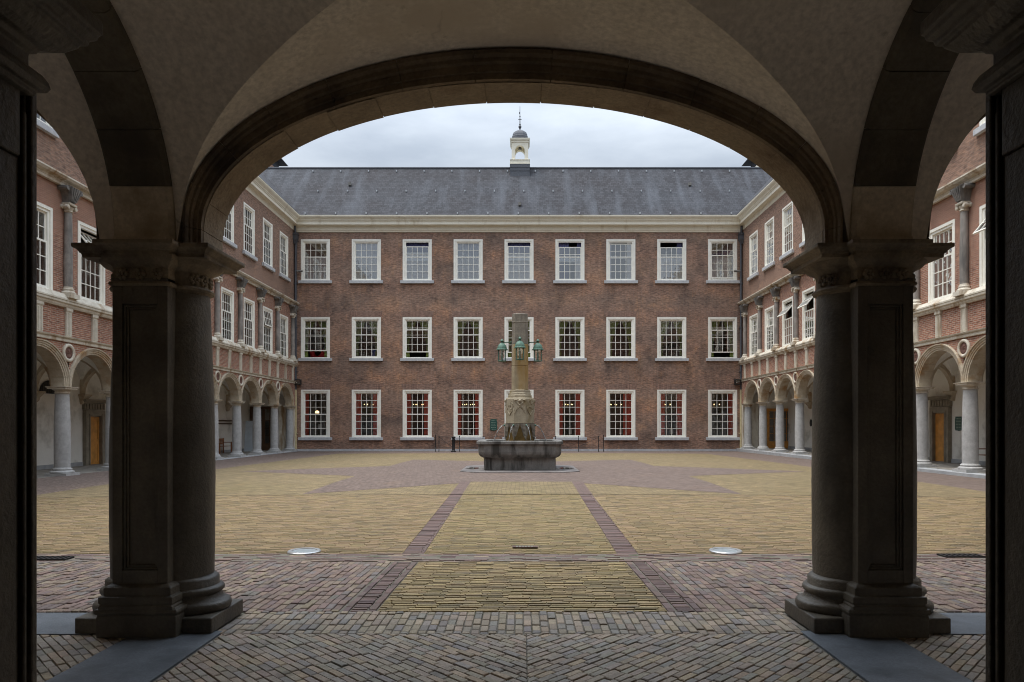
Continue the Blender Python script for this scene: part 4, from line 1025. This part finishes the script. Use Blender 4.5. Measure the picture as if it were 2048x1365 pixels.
def glazed(root, F, x0, x1, zf, mat, y=YF - .05):
    m = MB(); h = 2.62 if mat == 'oak' else 2.9; n = 2; W = (x1 - x0) / n
    fr = .09
    m.box(x0 - fr, x0, y - .08, y, zf, zf + h + fr); m.box(x1, x1 + fr, y - .08, y, zf, zf + h + fr); m.box(x0, x1, y - .08, y, zf + h, zf + h + fr)
    for k in range(n):
        a, b = x0 + W * k, x0 + W * (k + 1)
        m.box(a, a + .10, y - .06, y - .01, zf, zf + h); m.box(b - .10, b, y - .06, y - .01, zf, zf + h)
        m.box(a + .10, b - .10, y - .06, y - .01, zf, zf + .48); m.box(a + .10, b - .10, y - .06, y - .01, zf + h - .1, zf + h)
        c = (a + b) / 2; m.box(c - .018, c + .018, y - .055, y - .015, zf + .48, zf + h - .1)
        for z in (.98, 1.5, 2.02): m.box(a + .10, b - .10, y - .052, y - .018, zf + z, zf + z + .03)
    d = obj('glazed_door', m, M[mat], root)
    g = MB(); g.add([(x0, y - .035, zf + .4), (x1, y - .035, zf + .4), (x1, y - .035, zf + h), (x0, y - .035, zf + h)], [(0, 1, 2, 3)]); obj('door_pane', g, M['glass'], d, recalc=False)
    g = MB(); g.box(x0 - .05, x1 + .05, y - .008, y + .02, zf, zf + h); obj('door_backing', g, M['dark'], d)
glazed(wl, FL, -18.4, -16.75, zfL, 'oakdark'); glazed(wr, FR, 16.72, 18.4, zfR, 'oak')
# iron lunette high on the left gallery wall
m = MB(); u, z0, w = 26.8, 2.62 + zfL + .35, -3.0
m.rings([[FL(u + .52 * cos(pi * k / 12), ww_, z0 + .48 * sin(pi * k / 12)) for k in range(13)] for ww_ in (w + .002, w + .02)]); l = obj('lunette', m, M['dark'], wl)
m = MB()
for k in range(1, 8): t = -.52 + .13 * k; m.tube([FL(u + t, w + .05, z0), FL(u + t, w + .05, z0 + .48 * sqrt(max(0, 1 - (t / .52) ** 2)))], .014, 6)
m.tube([FL(u + .52 * cos(pi * k / 14), w + .05, z0 + .48 * sin(pi * k / 14)) for k in range(15)], .022, 6); m.tube([FL(u - .52, w + .05, z0), FL(u + .52, w + .05, z0)], .022, 6)
obj('lunette_grille', m, M['iron'], l)

# ------------------------------------------------------------------ roof pavilions far behind the ridge
for sg, lab, mat in ((-1, 'brick roof pavilion with white gable trim showing above the slate ridge at left', 'facade_brick'), (1, 'small gabled roof pavilion with green copper panel above the slate ridge at right', 'cream')):
    xa, xb = (-25.0, -20.1) if sg < 0 else (18.9, 24.0)
    t = thing('roof_pavilion', lab, 'roof pavilion', ((xa + xb) / 2, 55, 15.5))
    m = MB(); m.box(xa, xb, 53.4, 57.2, 15.5, 22.55); obj('wall', m, M[mat], t)
    m = MB(); xi = xb if sg < 0 else xa; dr = -sg
    P = lambda dx, z: (xi - dr * dx, z)
    pr = [P(-.05, 22.25), P(-.05, 22.5), P(.85, 23.35), P(3.4, 23.35), P(3.4, 23.12), P(.95, 23.12), P(.25, 22.45), P(3.4, 22.45), P(3.4, 22.25)]
    m.rings([[(x, yy, z) for x, z in pr] for yy in (53.05, 53.39)]); obj('gable_trim', m, M['cream'], t)
    if sg > 0:
        m = MB(); m.rings([[(x, yy, z) for x, z in (P(.5, 22.5), P(1.0, 22.98), P(3.0, 22.98), P(3.0, 22.5))] for yy in (53.2, 53.38)]); obj('copper_panel', m, M['verdigris'], t)
    m = MB(); m.hexa([(xa - .4, 53.0, 23.45), (xb + .4, 53.0, 23.45), (xb + .4, 57.6, 23.45), (xa - .4, 57.6, 23.45), (xa + 1.9, 55, 26.2), (xb - 1.9, 55, 26.2), (xb - 1.9, 55.2, 26.2), (xa + 1.9, 55.2, 26.2)]); m.box(xa + .2, xb - .2, 53.6, 57, 22.5, 23.46)
    obj('roof', m, M['slate'], t)

# ------------------------------------------------------------------ fountain
FX, FY = -.07, 23.25
gz = G(FX, FY)
fo = thing('fountain', 'octagonal stone fountain with a tall column and green copper lanterns', 'fountain', (FX, FY, gz))
def chsq(h, c, z, x=FX, y=FY): return [(x + a, y + b, z) for a, b in ((-h + c, -h), (h - c, -h), (h, -h + c), (h, h - c), (h - c, h), (-h + c, h), (-h, h - c), (-h, -h + c))]
mb = MB(); mb.rings([chsq(1.92, .5, z) for z in (gz - .05, gz + .035)]); obj('step', mb, M['fstep'], fo, bevel=.015)
mb = MB(); mb.rings([chsq(1.17, .16, z) for z in (gz + .034, .545)])
for sg in (-1, 1): mb.box(FX + sg * 1.04 - .09, FX + sg * 1.04 + .09, FY - 1.19, FY - 1.0, gz + .034, .54)
obj('pedestal', mb, M['fstone'], fo, bevel=.01)
mb = MB(); prof = [(1.14, .53), (1.17, .535), (1.23, .56), (1.29, .60), (1.33, .66), (1.345, .74), (1.35, .97), (1.355, .985), (1.395, .99), (1.40, 1.0), (1.40, 1.08), (1.385, 1.095), (1.14, 1.095), (1.13, 1.085), (1.12, .7), (.5, .68)]
mb.rings([chsq(h, .2 if h > 1.12 else .14, z) for h, z in prof]); obj('basin', mb, M['fstone'], fo, bevel=.008)
mb = MB(); mb.rings([chsq(1.128, .16, z) for z in (.9, 1.03)]); obj('basin_water', mb, M['water'], fo)
def octo(r, z, a0=22.5, n=8): return [(FX + r * cos(R(a0 + 360 / n * k)), FY + r * sin(R(a0 + 360 / n * k)), z) for k in range(n)]
k8 = 1 / cos(R(22.5))
mb = MB(); mb.rings([octo(.475 * k8, z) for z in (.95, 1.66)]); obj('wet_block', mb, M['fdark'], fo, bevel=.01)
mb = MB()
for k in range(8):   # pointed stone leaves over the wet block, tip down
    a = R(45 * k + 22.5 - 90); n_ = Vector((cos(a), sin(a), 0)); t_ = Vector((-sin(a), cos(a), 0)); c = Vector((FX, FY, 0))
    rs = []
    for z, h in ((1.66, .195), (1.55, .175), (1.4, .12), (1.25, .07), (1.12, .02)):
        e = .525
        rs.append([c + n_ * (e - .04) + t_ * -h + Vector((0, 0, z)), c + n_ * (e + .035) + Vector((0, 0, z)), c + n_ * (e - .04) + t_ * h + Vector((0, 0, z)), c + n_ * (e - .1) + Vector((0, 0, z))])
    mb.rings(rs)
obj('stone_leaves', mb, M['fgrey'], fo)
mb = MB(); mb.rings([octo(r * k8, z) for r, z in ((.48, 1.662), (.48, 2.48), (.455, 2.53))]); blk = obj('carved_block', mb, M['fcol'], fo, bevel=.012)
mb = MB()
for k in range(8):
    a = R(45 * k - 90); n_ = Vector((cos(a), sin(a), 0)); t_ = Vector((-sin(a), cos(a), 0)); c = Vector((FX, FY, 0)) + n_ * .482
    def q(u, z): return c + t_ * u + Vector((0, 0, z))
    if k % 2 == 0:
        mb.tube([q(-.17, 2.42), q(-.05, 2.30), q(.1, 2.14), q(.18, 2.02)], .016, 6); mb.tube([q(.17, 2.42), q(.05, 2.30), q(-.1, 2.14), q(-.18, 2.02)], .016, 6); mb.ball(q(0, 2.42), .055, 8, 5); mb.ball(q(0, 2.28), .03, 8, 5)
        for u in (-.16, -.12, .12, .16): mb.ball(q(u, 2.44), .03, 6, 4)
        for j in range(6): mb.ball(q(-.08 - .02 * j, 2.20 - .035 * j), .02, 6, 4); mb.ball(q(.08 + .02 * j, 2.20 - .035 * j), .02, 6, 4)
    else:
        pts = [q(-.16, 2.46), q(-.165, 2.25), q(-.12, 2.10), q(0, 1.95), q(.12, 2.10), q(.165, 2.25), q(.16, 2.46)]; mb.tube(pts, .018, 6)
        for j in range(12):
            r_ = random.Random(k * 20 + j); u, z = r_.uniform(-.11, .11), r_.uniform(2.1, 2.44); mb.tube([q(u, z), q(u + r_.uniform(-.06, .06), z + r_.uniform(-.08, .08))], .016, 5)
obj('carved_relief', mb, M['fcol'], blk, smooth=60)
mb = MB(); mb.rings([octo(r * k8, z) for r, z in ((.40, 2.53), (.40, 2.61), (.37, 2.63), (.37, 2.68), (.345, 2.70), (.345, 2.78), (.30, 2.80))]); obj('collar', mb, M['fcol'], fo, bevel=.008)
mb = MB(); mb.rings([chsq(r, .10, z) for r, z in ((.283, 2.79), (.283, 3.595))]); sh = obj('shaft', mb, M['fshaft'], fo, bevel=.012)
mb = MB(); mb.rings([chsq(r, .10, z) for r, z in ((.283, 3.602), (.275, 4.34))]); obj('shaft_drum', mb, M['fshaft'], sh, bevel=.012)
mb = MB(); mb.rings([chsq(r, .10, z) for r, z in ((.275, 4.347), (.268, 5.06), (.274, 5.065), (.274, 5.10), (.268, 5.105), (.266, 5.36), (.24, 5.375))]); obj('shaft_top', mb, M['fgrey'], sh, bevel=.012)
for k in range(8):
    a = R(45 * k + 22.5); d = Vector((cos(a), sin(a), 0)); c = Vector((FX, FY, 1.60))
    m = MB(); m.tube([c + d * .47, c + d * .56], [.045, .03], 8); m.ball(c + d * .57, .035, 8, 5); obj('spout', m, M['verdigris'], fo, smooth=60)
    m = MB(); m.tube([c + d * (.57 + .40 * s_) + Vector((0, 0, .03 * s_ - .59 * s_ * s_)) for s_ in [j / 9 for j in range(10)]], [.011 - .0004 * j for j in range(10)], 6); obj('water_jet', m, M['jet'], fo, smooth=60)
lan0 = None
for k, (dx, dy) in enumerate(((0, -1), (1, 0), (0, 1), (-1, 0))):
    lx, ly = FX + .61 * dx, FY + .61 * dy
    if lan0 is None:
        m = MB(); m.lathe(lx, ly, [(.172, 4.165), (.178, 4.16), (.175, 4.185), (.15, 4.20), (.142, 4.25), (.12, 4.32), (.075, 4.375), (.03, 4.40), (.025, 4.44), (.05, 4.455), (.055, 4.48), (.03, 4.51), (.012, 4.54)], 20, rx=1.12, ry=1.12)
        lan0 = obj('lantern', m, M['verdigris'], fo, smooth=45)
        m = MB(); m.lathe(lx, ly, [(.125, 3.80), (.13, 3.78), (.10, 3.765), (.02, 3.755)], 16, rx=1.12, ry=1.12)
        for q_ in range(6): a = R(60 * q_ + 30); m.box(lx + .137 * cos(a) - .014, lx + .137 * cos(a) + .014, ly + .137 * sin(a) - .014, ly + .137 * sin(a) + .014, 3.79, 4.17)
        obj('lantern_cage', m, M['verdigris'], lan0)
        m = MB(); m.lathe(lx, ly, [(.112, 3.80), (.112, 4.165)], 6, rx=1.12, ry=1.12, a0=R(30), a1=R(390)); obj('lantern_glass', m, M['glass'], lan0)
        m = MB(); m.lathe(lx, ly, [(.03, 3.80), (.035, 3.85), (.03, 4.05), (.01, 4.10)], 8); obj('lantern_lamp', m, M['paper'], lan0)
        l0 = (lx, ly)
    else: copy_tree(lan0, fo, (lx - l0[0], ly - l0[1], 0))
    m = MB(); m.tube([(FX + .26 * dx, FY + .26 * dy, 4.44), (FX + .34 * dx, FY + .34 * dy, 4.425), (lx, ly, 4.425)], .016, 8)
    m.tube([(FX + .27 * dx, FY + .27 * dy, 4.36), (FX + .36 * dx, FY + .36 * dy, 4.42)], .011, 6); obj('lantern_arm', m, M['verdigris'], fo, smooth=50)
for x, lab in ((-1.56, 0), (1.56, 0)):
    m = MB(); g = gz + .002
    m.add([(FX + x + .26 * cos(2 * pi * k / 20) * (1 + .2 * sin(3 * k)), FY - .1 + .42 * sin(2 * pi * k / 20) * (1 + .15 * cos(2 * k)), gz + .0385) for k in range(20)], [tuple(range(20))])
    tag(obj('water', m, M['water'], recalc=False), kind='structure')

# ------------------------------------------------------------------ railings, bollard, lights and small things
def post(m, x, y, z, h=1.03, r=.022): m.tube([(x, y, z), (x, y, z + h)], r, 8); m.ball((x, y, z + h + .02), .035, 8, 5)
yr = 45.2; zr = G(0, yr)
rt = thing('iron_railing', 'black iron railing guarding the basement steps below the middle ground floor windows', 'railing', (0, yr, zr))
X_ = lambda px: (px - 1044) * yr / 1365.
for k, px in enumerate((871, 878, 919, 966, 1111, 1157, 1197, 1207)):
    m = MB(); post(m, X_(px), yr, zr, 1.08 if k in (0, 7) else 1.0); 
    m.tube([(X_(px), yr, zr + .3), (X_(px), yr - .28, zr)], .014, 6); obj('railing_post', m, M['iron'], rt, smooth=50)
m = MB()
for a, b in ((878, 966), (966, 1111), (1111, 1197)):
    for h in (.98, .30): m.tube([(X_(a), yr, zr + h), (X_(b), yr, zr + h)], .014, 6)
m.tube([(X_(878), yr, zr + .98), (X_(905), yr, zr + .30)], .012, 6); m.tube([(X_(1197), yr, zr + .98), (X_(1157), yr, zr + .30)], .012, 6)
obj('rail', m, M['iron'], rt, smooth=50)
bx_ = (907 - 1044) * 44.6 / 1365.; bz = G(bx_, 44.6)
m = MB(); m.lathe(bx_, 44.6, [(.17, bz - .02), (.17, bz + .06), (.12, bz + .09), (.10, bz + .14), (.095, bz + .72), (.12, bz + .74), (.12, bz + .80), (.09, bz + .82), (.085, bz + .90), (.13, bz + .93), (.13, bz + .98), (.07, bz + 1.02)], 16)
tag(obj('bollard', m, M['iron'], smooth=40), 'squat black cast iron bollard in front of the railing', 'bollard')
m = MB(); cxb, cyb = (910 - 1044) * 43.4 / 1365, 43.4
def plaque(name, lab, F, u, z, w, hw, hh, nl):
    m = MB(); pr = [(-hw, -hh * .72), (-hw * .8, -hh * .92), (-hw * .3, -hh * .93), (0, -hh), (hw * .3, -hh * .93), (hw * .8, -hh * .92), (hw, -hh * .72), (hw, hh * .7), (hw * .85, hh * .78), (hw * .9, hh), (-hw * .9, hh), (-hw * .85, hh * .78), (-hw, hh * .7)]
    m.rings([[F(u + a, ww_, z + b) for a, b in pr] for ww_ in (w, w + .03)]); o = tag(obj(name, m, M['green'], bevel=.004), lab, 'plaque')
    m = MB()
    for k in range(nl):
        zz = z + hh * .72 - 2 * hh * .72 * k / (nl - 1); L_ = hw * random.uniform(.55, .75); c = -L_
        while c < L_:
            d = random.uniform(.03, .09); m.box(u + c, u + min(c + d, L_), w + .03, w + .034, zz - hh * .035, zz + hh * .035, F); c += d + .025
    obj('lettering', m, M['gold'], o); return o
plaque('wall_plaque', 'small dark green plaque on the brick wall left of the fountain column', F0, (987 - 1044) * YF / 1365, 1.62, .006, .24, .40, 6)
plaque('wall_plaque', 'dark green shield shaped plaque beside the oak door in the right arcade', FR, 28.25, 1.66, -2.998, .24, .30, 8)
for x, lab in ((XL + .42, 'black box floodlight on the brick wall in the left corner'), (XR - .5, 'black box floodlight on the brick wall in the right corner')):
    t = thing('floodlight', lab, 'floodlight', (x, YF - .1, 4.35))
    m = MB(); m.box(x - .2, x + .2, YF - .36, YF - .1, 4.34, 4.72); m.box(x - .06, x + .06, YF - .1, YF, 4.45, 4.6); obj('housing', m, M['plastic'], t, bevel=.02)
    m = MB(); m.box(x - .15, x + .15, YF - .366, YF - .361, 4.39, 4.66); obj('lens', m, M['glass'], t); m = MB(); m.ball((x - .08, YF - .37, 4.5), .028, 6, 4); obj('status_lamp', m, M['paper'], t)
for px, py, lab in ((608.5, 1104.3, 'round glass ground light in steel ring on the left half of the yellow paving'), (1451, 1103.5, 'round glass ground light in steel ring on the right half of the yellow paving')):
    y = 1365 * 1.655 / (py - 851); x = (px - 1044) * y / 1365; z = G(x, y)
    m = MB(); m.lathe(x, y, [(.155, z - .02), (.155, z + .012), (.16, z + .02), (.20, z + .022), (.212, z + .012), (.212, z - .02)], 40); o = tag(obj('ground_light', m, M['steel'], smooth=40), lab, 'ground light')
    m = MB(); m.lathe(x, y, [(.156, z - .01), (.156, z + .013), (.08, z + .016)], 40); obj('lens', m, M['uplight'], o, smooth=40)
def unp(px, py, h=1.66): y = 1365 * h / (py - 851); return (px - 1044) * y / 1365, y
x, y = unp(1050, 1097.5); z = G(x, y) + .012
m = MB(); m.box(x - .17, x + .17, y - .06, y + .06, z, z + .008); o = tag(obj('name_stone', m, M['strip'], bevel=.003), 'small purple plate set in the central yellow path', 'paving plate')
m = MB()
for k in range(2):
    for j in range(6): m.box(x - .12 + .04 * j, x - .095 + .04 * j, y - .03 + .035 * k, y - .015 + .035 * k, z + .008, z + .0095)
obj('lettering', m, M['gold'], o)
for px, py, lab in ((1922, 1113, 'iron drain grate in the gutter course by the right jamb'), (98, 1119, 'iron drain grate in the gutter course by the left jamb')):
    x, y = unp(px, py); z = G(x, y) + .006; m = MB(); m.box(x - .25, x + .25, y - .10, y - .08, z - .01, z + .012); m.box(x - .25, x + .25, y + .08, y + .10, z - .01, z + .012)
    for k in range(8): m.box(x - .25 + .067 * k, x - .215 + .067 * k, y - .08, y + .08, z - .01, z + .010)
    o = tag(obj('drain_grate', m, M['iron']), lab, 'drain grate'); m = MB(); m.box(x - .24, x + .24, y - .08, y + .08, z - .03, z - .004); obj('drain_pit', m, M['plastic'], o)
def bench(F, u0, u1, zf, w, lab):
    c = F((u0 + u1) / 2, w, zf); t = thing('wooden_bench', lab, 'bench', c)
    m = MB()
    for k in range(4): m.box(u0, u1, w + .08 + .11 * k, w + .17 + .11 * k, zf + .42, zf + .445, F)
    obj('seat', m, M['bench'], t)
    m = MB(); m.box(u0, u1, w + .02, w + .05, zf + .80, zf + .90, F); m.box(u0, u1, w + .02, w + .045, zf + .55, zf + .62, F)
    n = int((u1 - u0) / .12)
    for k in range(n): a = u0 + (u1 - u0) * (k + .5) / n; m.box(a - .02, a + .02, w + .025, w + .042, zf + .62, zf + .80, F)
    obj('backrest', m, M['bench'], t)
    for u in (u0, u1 - .06):
        m = MB(); m.box(u, u + .06, w, w + .06, zf, zf + .92, F); obj('leg', m, M['bench'], t); m = MB(); m.box(u, u + .06, w + .50, w + .56, zf, zf + .64, F); obj('leg', m, M['bench'], t)
        m = MB(); m.box(u, u + .06, w + .06, w + .58, zf + .64, zf + .68, F); obj('armrest', m, M['bench'], t)
bench(FL, 40.6, 42.3, zfL, -2.93, 'brown wooden bench under the arches of the left wing')
bench(FR, 23.6, 26.4, zfR, -2.93, 'brown wooden bench half hidden behind the near column of the right wing')
t = thing('coat_rail', 'dark red wooden rail board fixed above the bench in the left arcade', 'rail board', FL(42.8, -3, 1.6))
for z in (1.66, 1.84): m = MB(); m.box(41.8, 43.9, -3.0, -2.94, z, z + .09, FL); obj('rail', m, M['oakdark'], t)
# leaning information board in the left gallery
m = MB(); ub = 44.6; m.hexa([FL(ub - .03, -2.55, zfL), FL(ub - .03, -1.75, zfL), FL(ub + .03, -1.75, zfL), FL(ub + .03, -2.55, zfL), FL(ub + .22, -2.55, zfL + 2.0), FL(ub + .22, -1.75, zfL + 2.0), FL(ub + .27, -1.75, zfL + 2.0), FL(ub + .27, -2.55, zfL + 2.0)])
tag(obj('information_board', m, M['board'], bevel=.005), 'pale blue upright information board standing under the far left arches', 'information board')
m = MB(); m.rings([[FR(42.7 + .14 * cos(2 * pi * k / 16), w_, 1.75 + .22 * sin(2 * pi * k / 16)) for k in range(16)] for w_ in (-2.998, -2.95)])
tag(obj('oval_sign', m, M['iron']), 'small dark oval sign on the white wall under the right arches', 'sign')

# ------------------------------------------------------------------ curtains and things behind the main windows
def drape(name, mat, u0, u1, z0, z1, w, folds=6, amp=.035, taper=None, seed=0):
    m = MB(); nu, nz = max(8, folds * 6), 10; rs = []; rnd = random.Random(seed); ph = rnd.uniform(0, 6)
    for j in range(nz + 1):
        q = j / nz; z = z0 + (z1 - z0) * q; a, b = u0, u1
        if taper: a, b = taper(q, u0, u1)
        rs.append([F0(a + (b - a) * i / nu, w + amp * sin(ph + 2 * pi * folds * i / nu + .3 * sin(3 * q)) * (.75 + .25 * sin(i * 1.7 + ph)), z) for i in range(nu + 1)])
    m.rings(rs, cap=False, closed=False); return m
def curtain(lab, group, panels):
    us = [p[1] for p in panels]; t = thing('window_curtain', lab, 'curtain', F0(sum(us) / len(us), -.45, min(p[3] for p in panels)), group)
    for k, p in enumerate(panels):
        mat, u0, u1, z0, z1 = p[:5]; w = (p[5] + .3 if p[5] < -.46 else p[5] + .25) if len(p) > 5 else (-.095 if mat == 'net' and z1 < zM + .02 else -.155); tp = p[6] if len(p) > 6 else None
        m = drape('panel', mat, u0, u1, z0, z1, w, max(2, int((u1 - u0) / .16)), .012 if mat == 'net' else .028, tp, k + int(abs(u0 * 100)))
        obj('net_panel' if mat == 'net' else 'curtain_panel', m, M[mat], t, smooth=80, recalc=False, solid=.006)
G1, G2, G3 = 'curtains of the top floor windows', 'curtains of the first floor windows', 'curtains of the ground floor windows'
zA, zB = STO[2][0] + .05, STO[2][1] - .05; zM = zA + (zB - zA) * .58; hw = .86
TOP = [
 (lambda x: [('net', x - hw, x + hw, zA, zM)], 'white net half curtain in the leftmost top floor window, dark above it'),
 (lambda x: [('net', x - hw, x + hw, zA, zM), ('bluegrey', x - hw, x + hw, zA, zB, -.55)], 'white net and pale blue curtain in the second top floor window from the left'),
 (lambda x: [('net', x - hw, x + hw, zA, zM + .35), ('navy', x - hw, x + hw, zA, zB, -.55)], 'navy curtain over white net in the third top floor window, its sash lowered'),
 (lambda x: [('net', x - hw, x + hw, zA, zM), ('bluegrey', x - hw, x + hw, zA, zB, -.55)], 'white net and pale blue curtain in the fourth top floor window from the left'),
 (lambda x: [('net', x - hw, x + hw, zA, zM + .3), ('navy', x - hw, x + hw, zA, zB, -.55)], 'navy curtain over white net in the middle top floor window above the fountain'),
 (lambda x: [('navy', x - hw, x - .05, zA, zB, -.5), ('net', x + .35, x + hw, zA, zM), ('navy', x + .5, x + hw, zM, zB, -.5)], 'navy curtain half drawn across the sixth top floor window from the left'),
 (lambda x: [('net', x + .45, x + hw, zA, zB), ('bluegrey', x - hw, x - .62, zA, zB)], 'narrow white net at the right edge of the seventh top floor window'),
 (lambda x: [('net', x - hw, x + hw, zA, zM), ('navy', x + .4, x + hw, zM - .3, zB, -.55)], 'white net half curtain in the eighth top floor window, its sash lowered'),
 (lambda x: [('net', x - hw, x + hw, zA, zM), ('navy', x - hw, x + hw, zA, zM + .5, -.55)], 'white net and navy curtain in the rightmost top floor window'),
]
for x, (fn, lab) in zip(WX, TOP): curtain(lab, G1, fn(x))
zA, zB = STO[1][0] + .05, STO[1][1] - .05
def tie(side, full=.84, wst=.26):
    def f(q, u0, u1):
        k = wst + (full - wst) * max(0, (q - .36) / .64) ** 1.1 if q > .36 else wst + .05 * (1 - q / .36)
        return (u0, u0 + k) if side < 0 else (u1 - k, u1)
    return f
for k, x in enumerate(WX):
    s_ = ORD[k]
    curtain('pair of tied back green curtains in the %s first floor window from the left' % s_, G2, [('greenfab', x - hw, x, zA, zB, -.45, tie(-1)), ('greenfab', x, x + hw, zA, zB, -.45, tie(1))])
zA, zB = STO[0][0] + .05, STO[0][1] - .05
RW = [(.28, 0), (.42, .34), (.34, .34), (.30, .32), (.3, .3), (.3, .42), (.0, .60), (.34, .46), (.10, .34)]
for k, x in enumerate(WX):
    a, b = RW[k]; p = []
    if a: p.append(('red', x - hw, x - hw + a + .08, zA, zB))
    if b: p.append(('red', x + hw - b - .08, x + hw, zA, zB))
    curtain('red floor length curtains in the %s ground floor window from the left' % ORD[k], G3, p)
for k in (1, 2, 3, 5, 6, 7, 8):
    x = WX[k] - .1; z = 2.95; y = YF + 1.7
    t = thing('chandelier', 'lit brass chandelier behind the %s ground floor window from the left' % ORD[k], 'chandelier', (x, y, z), 'chandeliers behind the ground floor windows')
    m = MB(); m.tube([(x, y, z), (x, y, 4.9)], .015, 6); m.ball((x, y, z + .02), .07, 8, 5)
    for q in range(6): a = R(60 * q + 15); m.tube([(x, y, z), (x + .25 * cos(a), y + .25 * sin(a), z - .08), (x + .42 * cos(a), y + .42 * sin(a), z + .06)], .013, 6)
    obj('chandelier_frame', m, M['brass'], t)
    for q in range(6):
        a = R(60 * q + 15); m = MB(); m.ball((x + .42 * cos(a), y + .42 * sin(a), z + .12), .035, 8, 5); obj('bulb', m, M['bulb'], t)
for k in (0, 3, 5, 6, 7):
    x = WX[k] + (.2 if k == 0 else .05); zc = 1.0 if k else 1.35; m = MB(); m.box(x - .11, x + .11, YF + .36, YF + .37, zc, zc + .32)
    tag(obj('white_card', m, M['paper']), 'white card propped inside the %s ground floor window from the left' % ORD[k], 'card', 'white cards in the ground floor windows')
x = WX[0]; t = thing('pendant_lamp', 'glowing yellow pendant lamp behind the leftmost ground floor window', 'pendant lamp', (x - .25, YF + 1.2, 2.45))
m = MB(); m.lathe(x - .25, YF + 1.2, [(.05, 2.62), (.13, 2.58), (.14, 2.46), (.12, 2.44)], 14); obj('lamp_shade', m, M['bulb'], t, smooth=40); m = MB(); m.tube([(x - .25, YF + 1.2, 2.74), (x - .25, YF + 1.2, 4.9)], .012, 6); obj('cord', m, M['iron'], t)
# red flags on the sill of the first middle-row window, blue armchair behind the second
m = MB(); x, z = WX[0], STO[1][0]
m.rings([[(x - .55 + 1.1 * i / 16, YF + .55 + .12 * sin(i * .9 + j), z + .06 + .62 * j / 5 * (.6 + .4 * sin(i * .55 + .6))) for i in range(17)] for j in range(6)], cap=False, closed=False)
tag(obj('red_cloth', m, M['redfab'], smooth=80, recalc=False, solid=.01), 'crumpled red cloth showing under the raised sash of the leftmost first floor window', 'cloth')
m = MB(); x = WX[1] + .45; m.box(x - .3, x + .3, YF + .6, YF + 1.2, z - .9, z + .35); m.box(x - .38, x + .38, YF + 1.05, YF + 1.25, z - .9, z + .75)
tag(obj('blue_armchair', m, plain('blue_fabric', (.02, .08, .32), .8), bevel=.06), 'bright blue chair back behind the second first floor window from the left', 'chair')
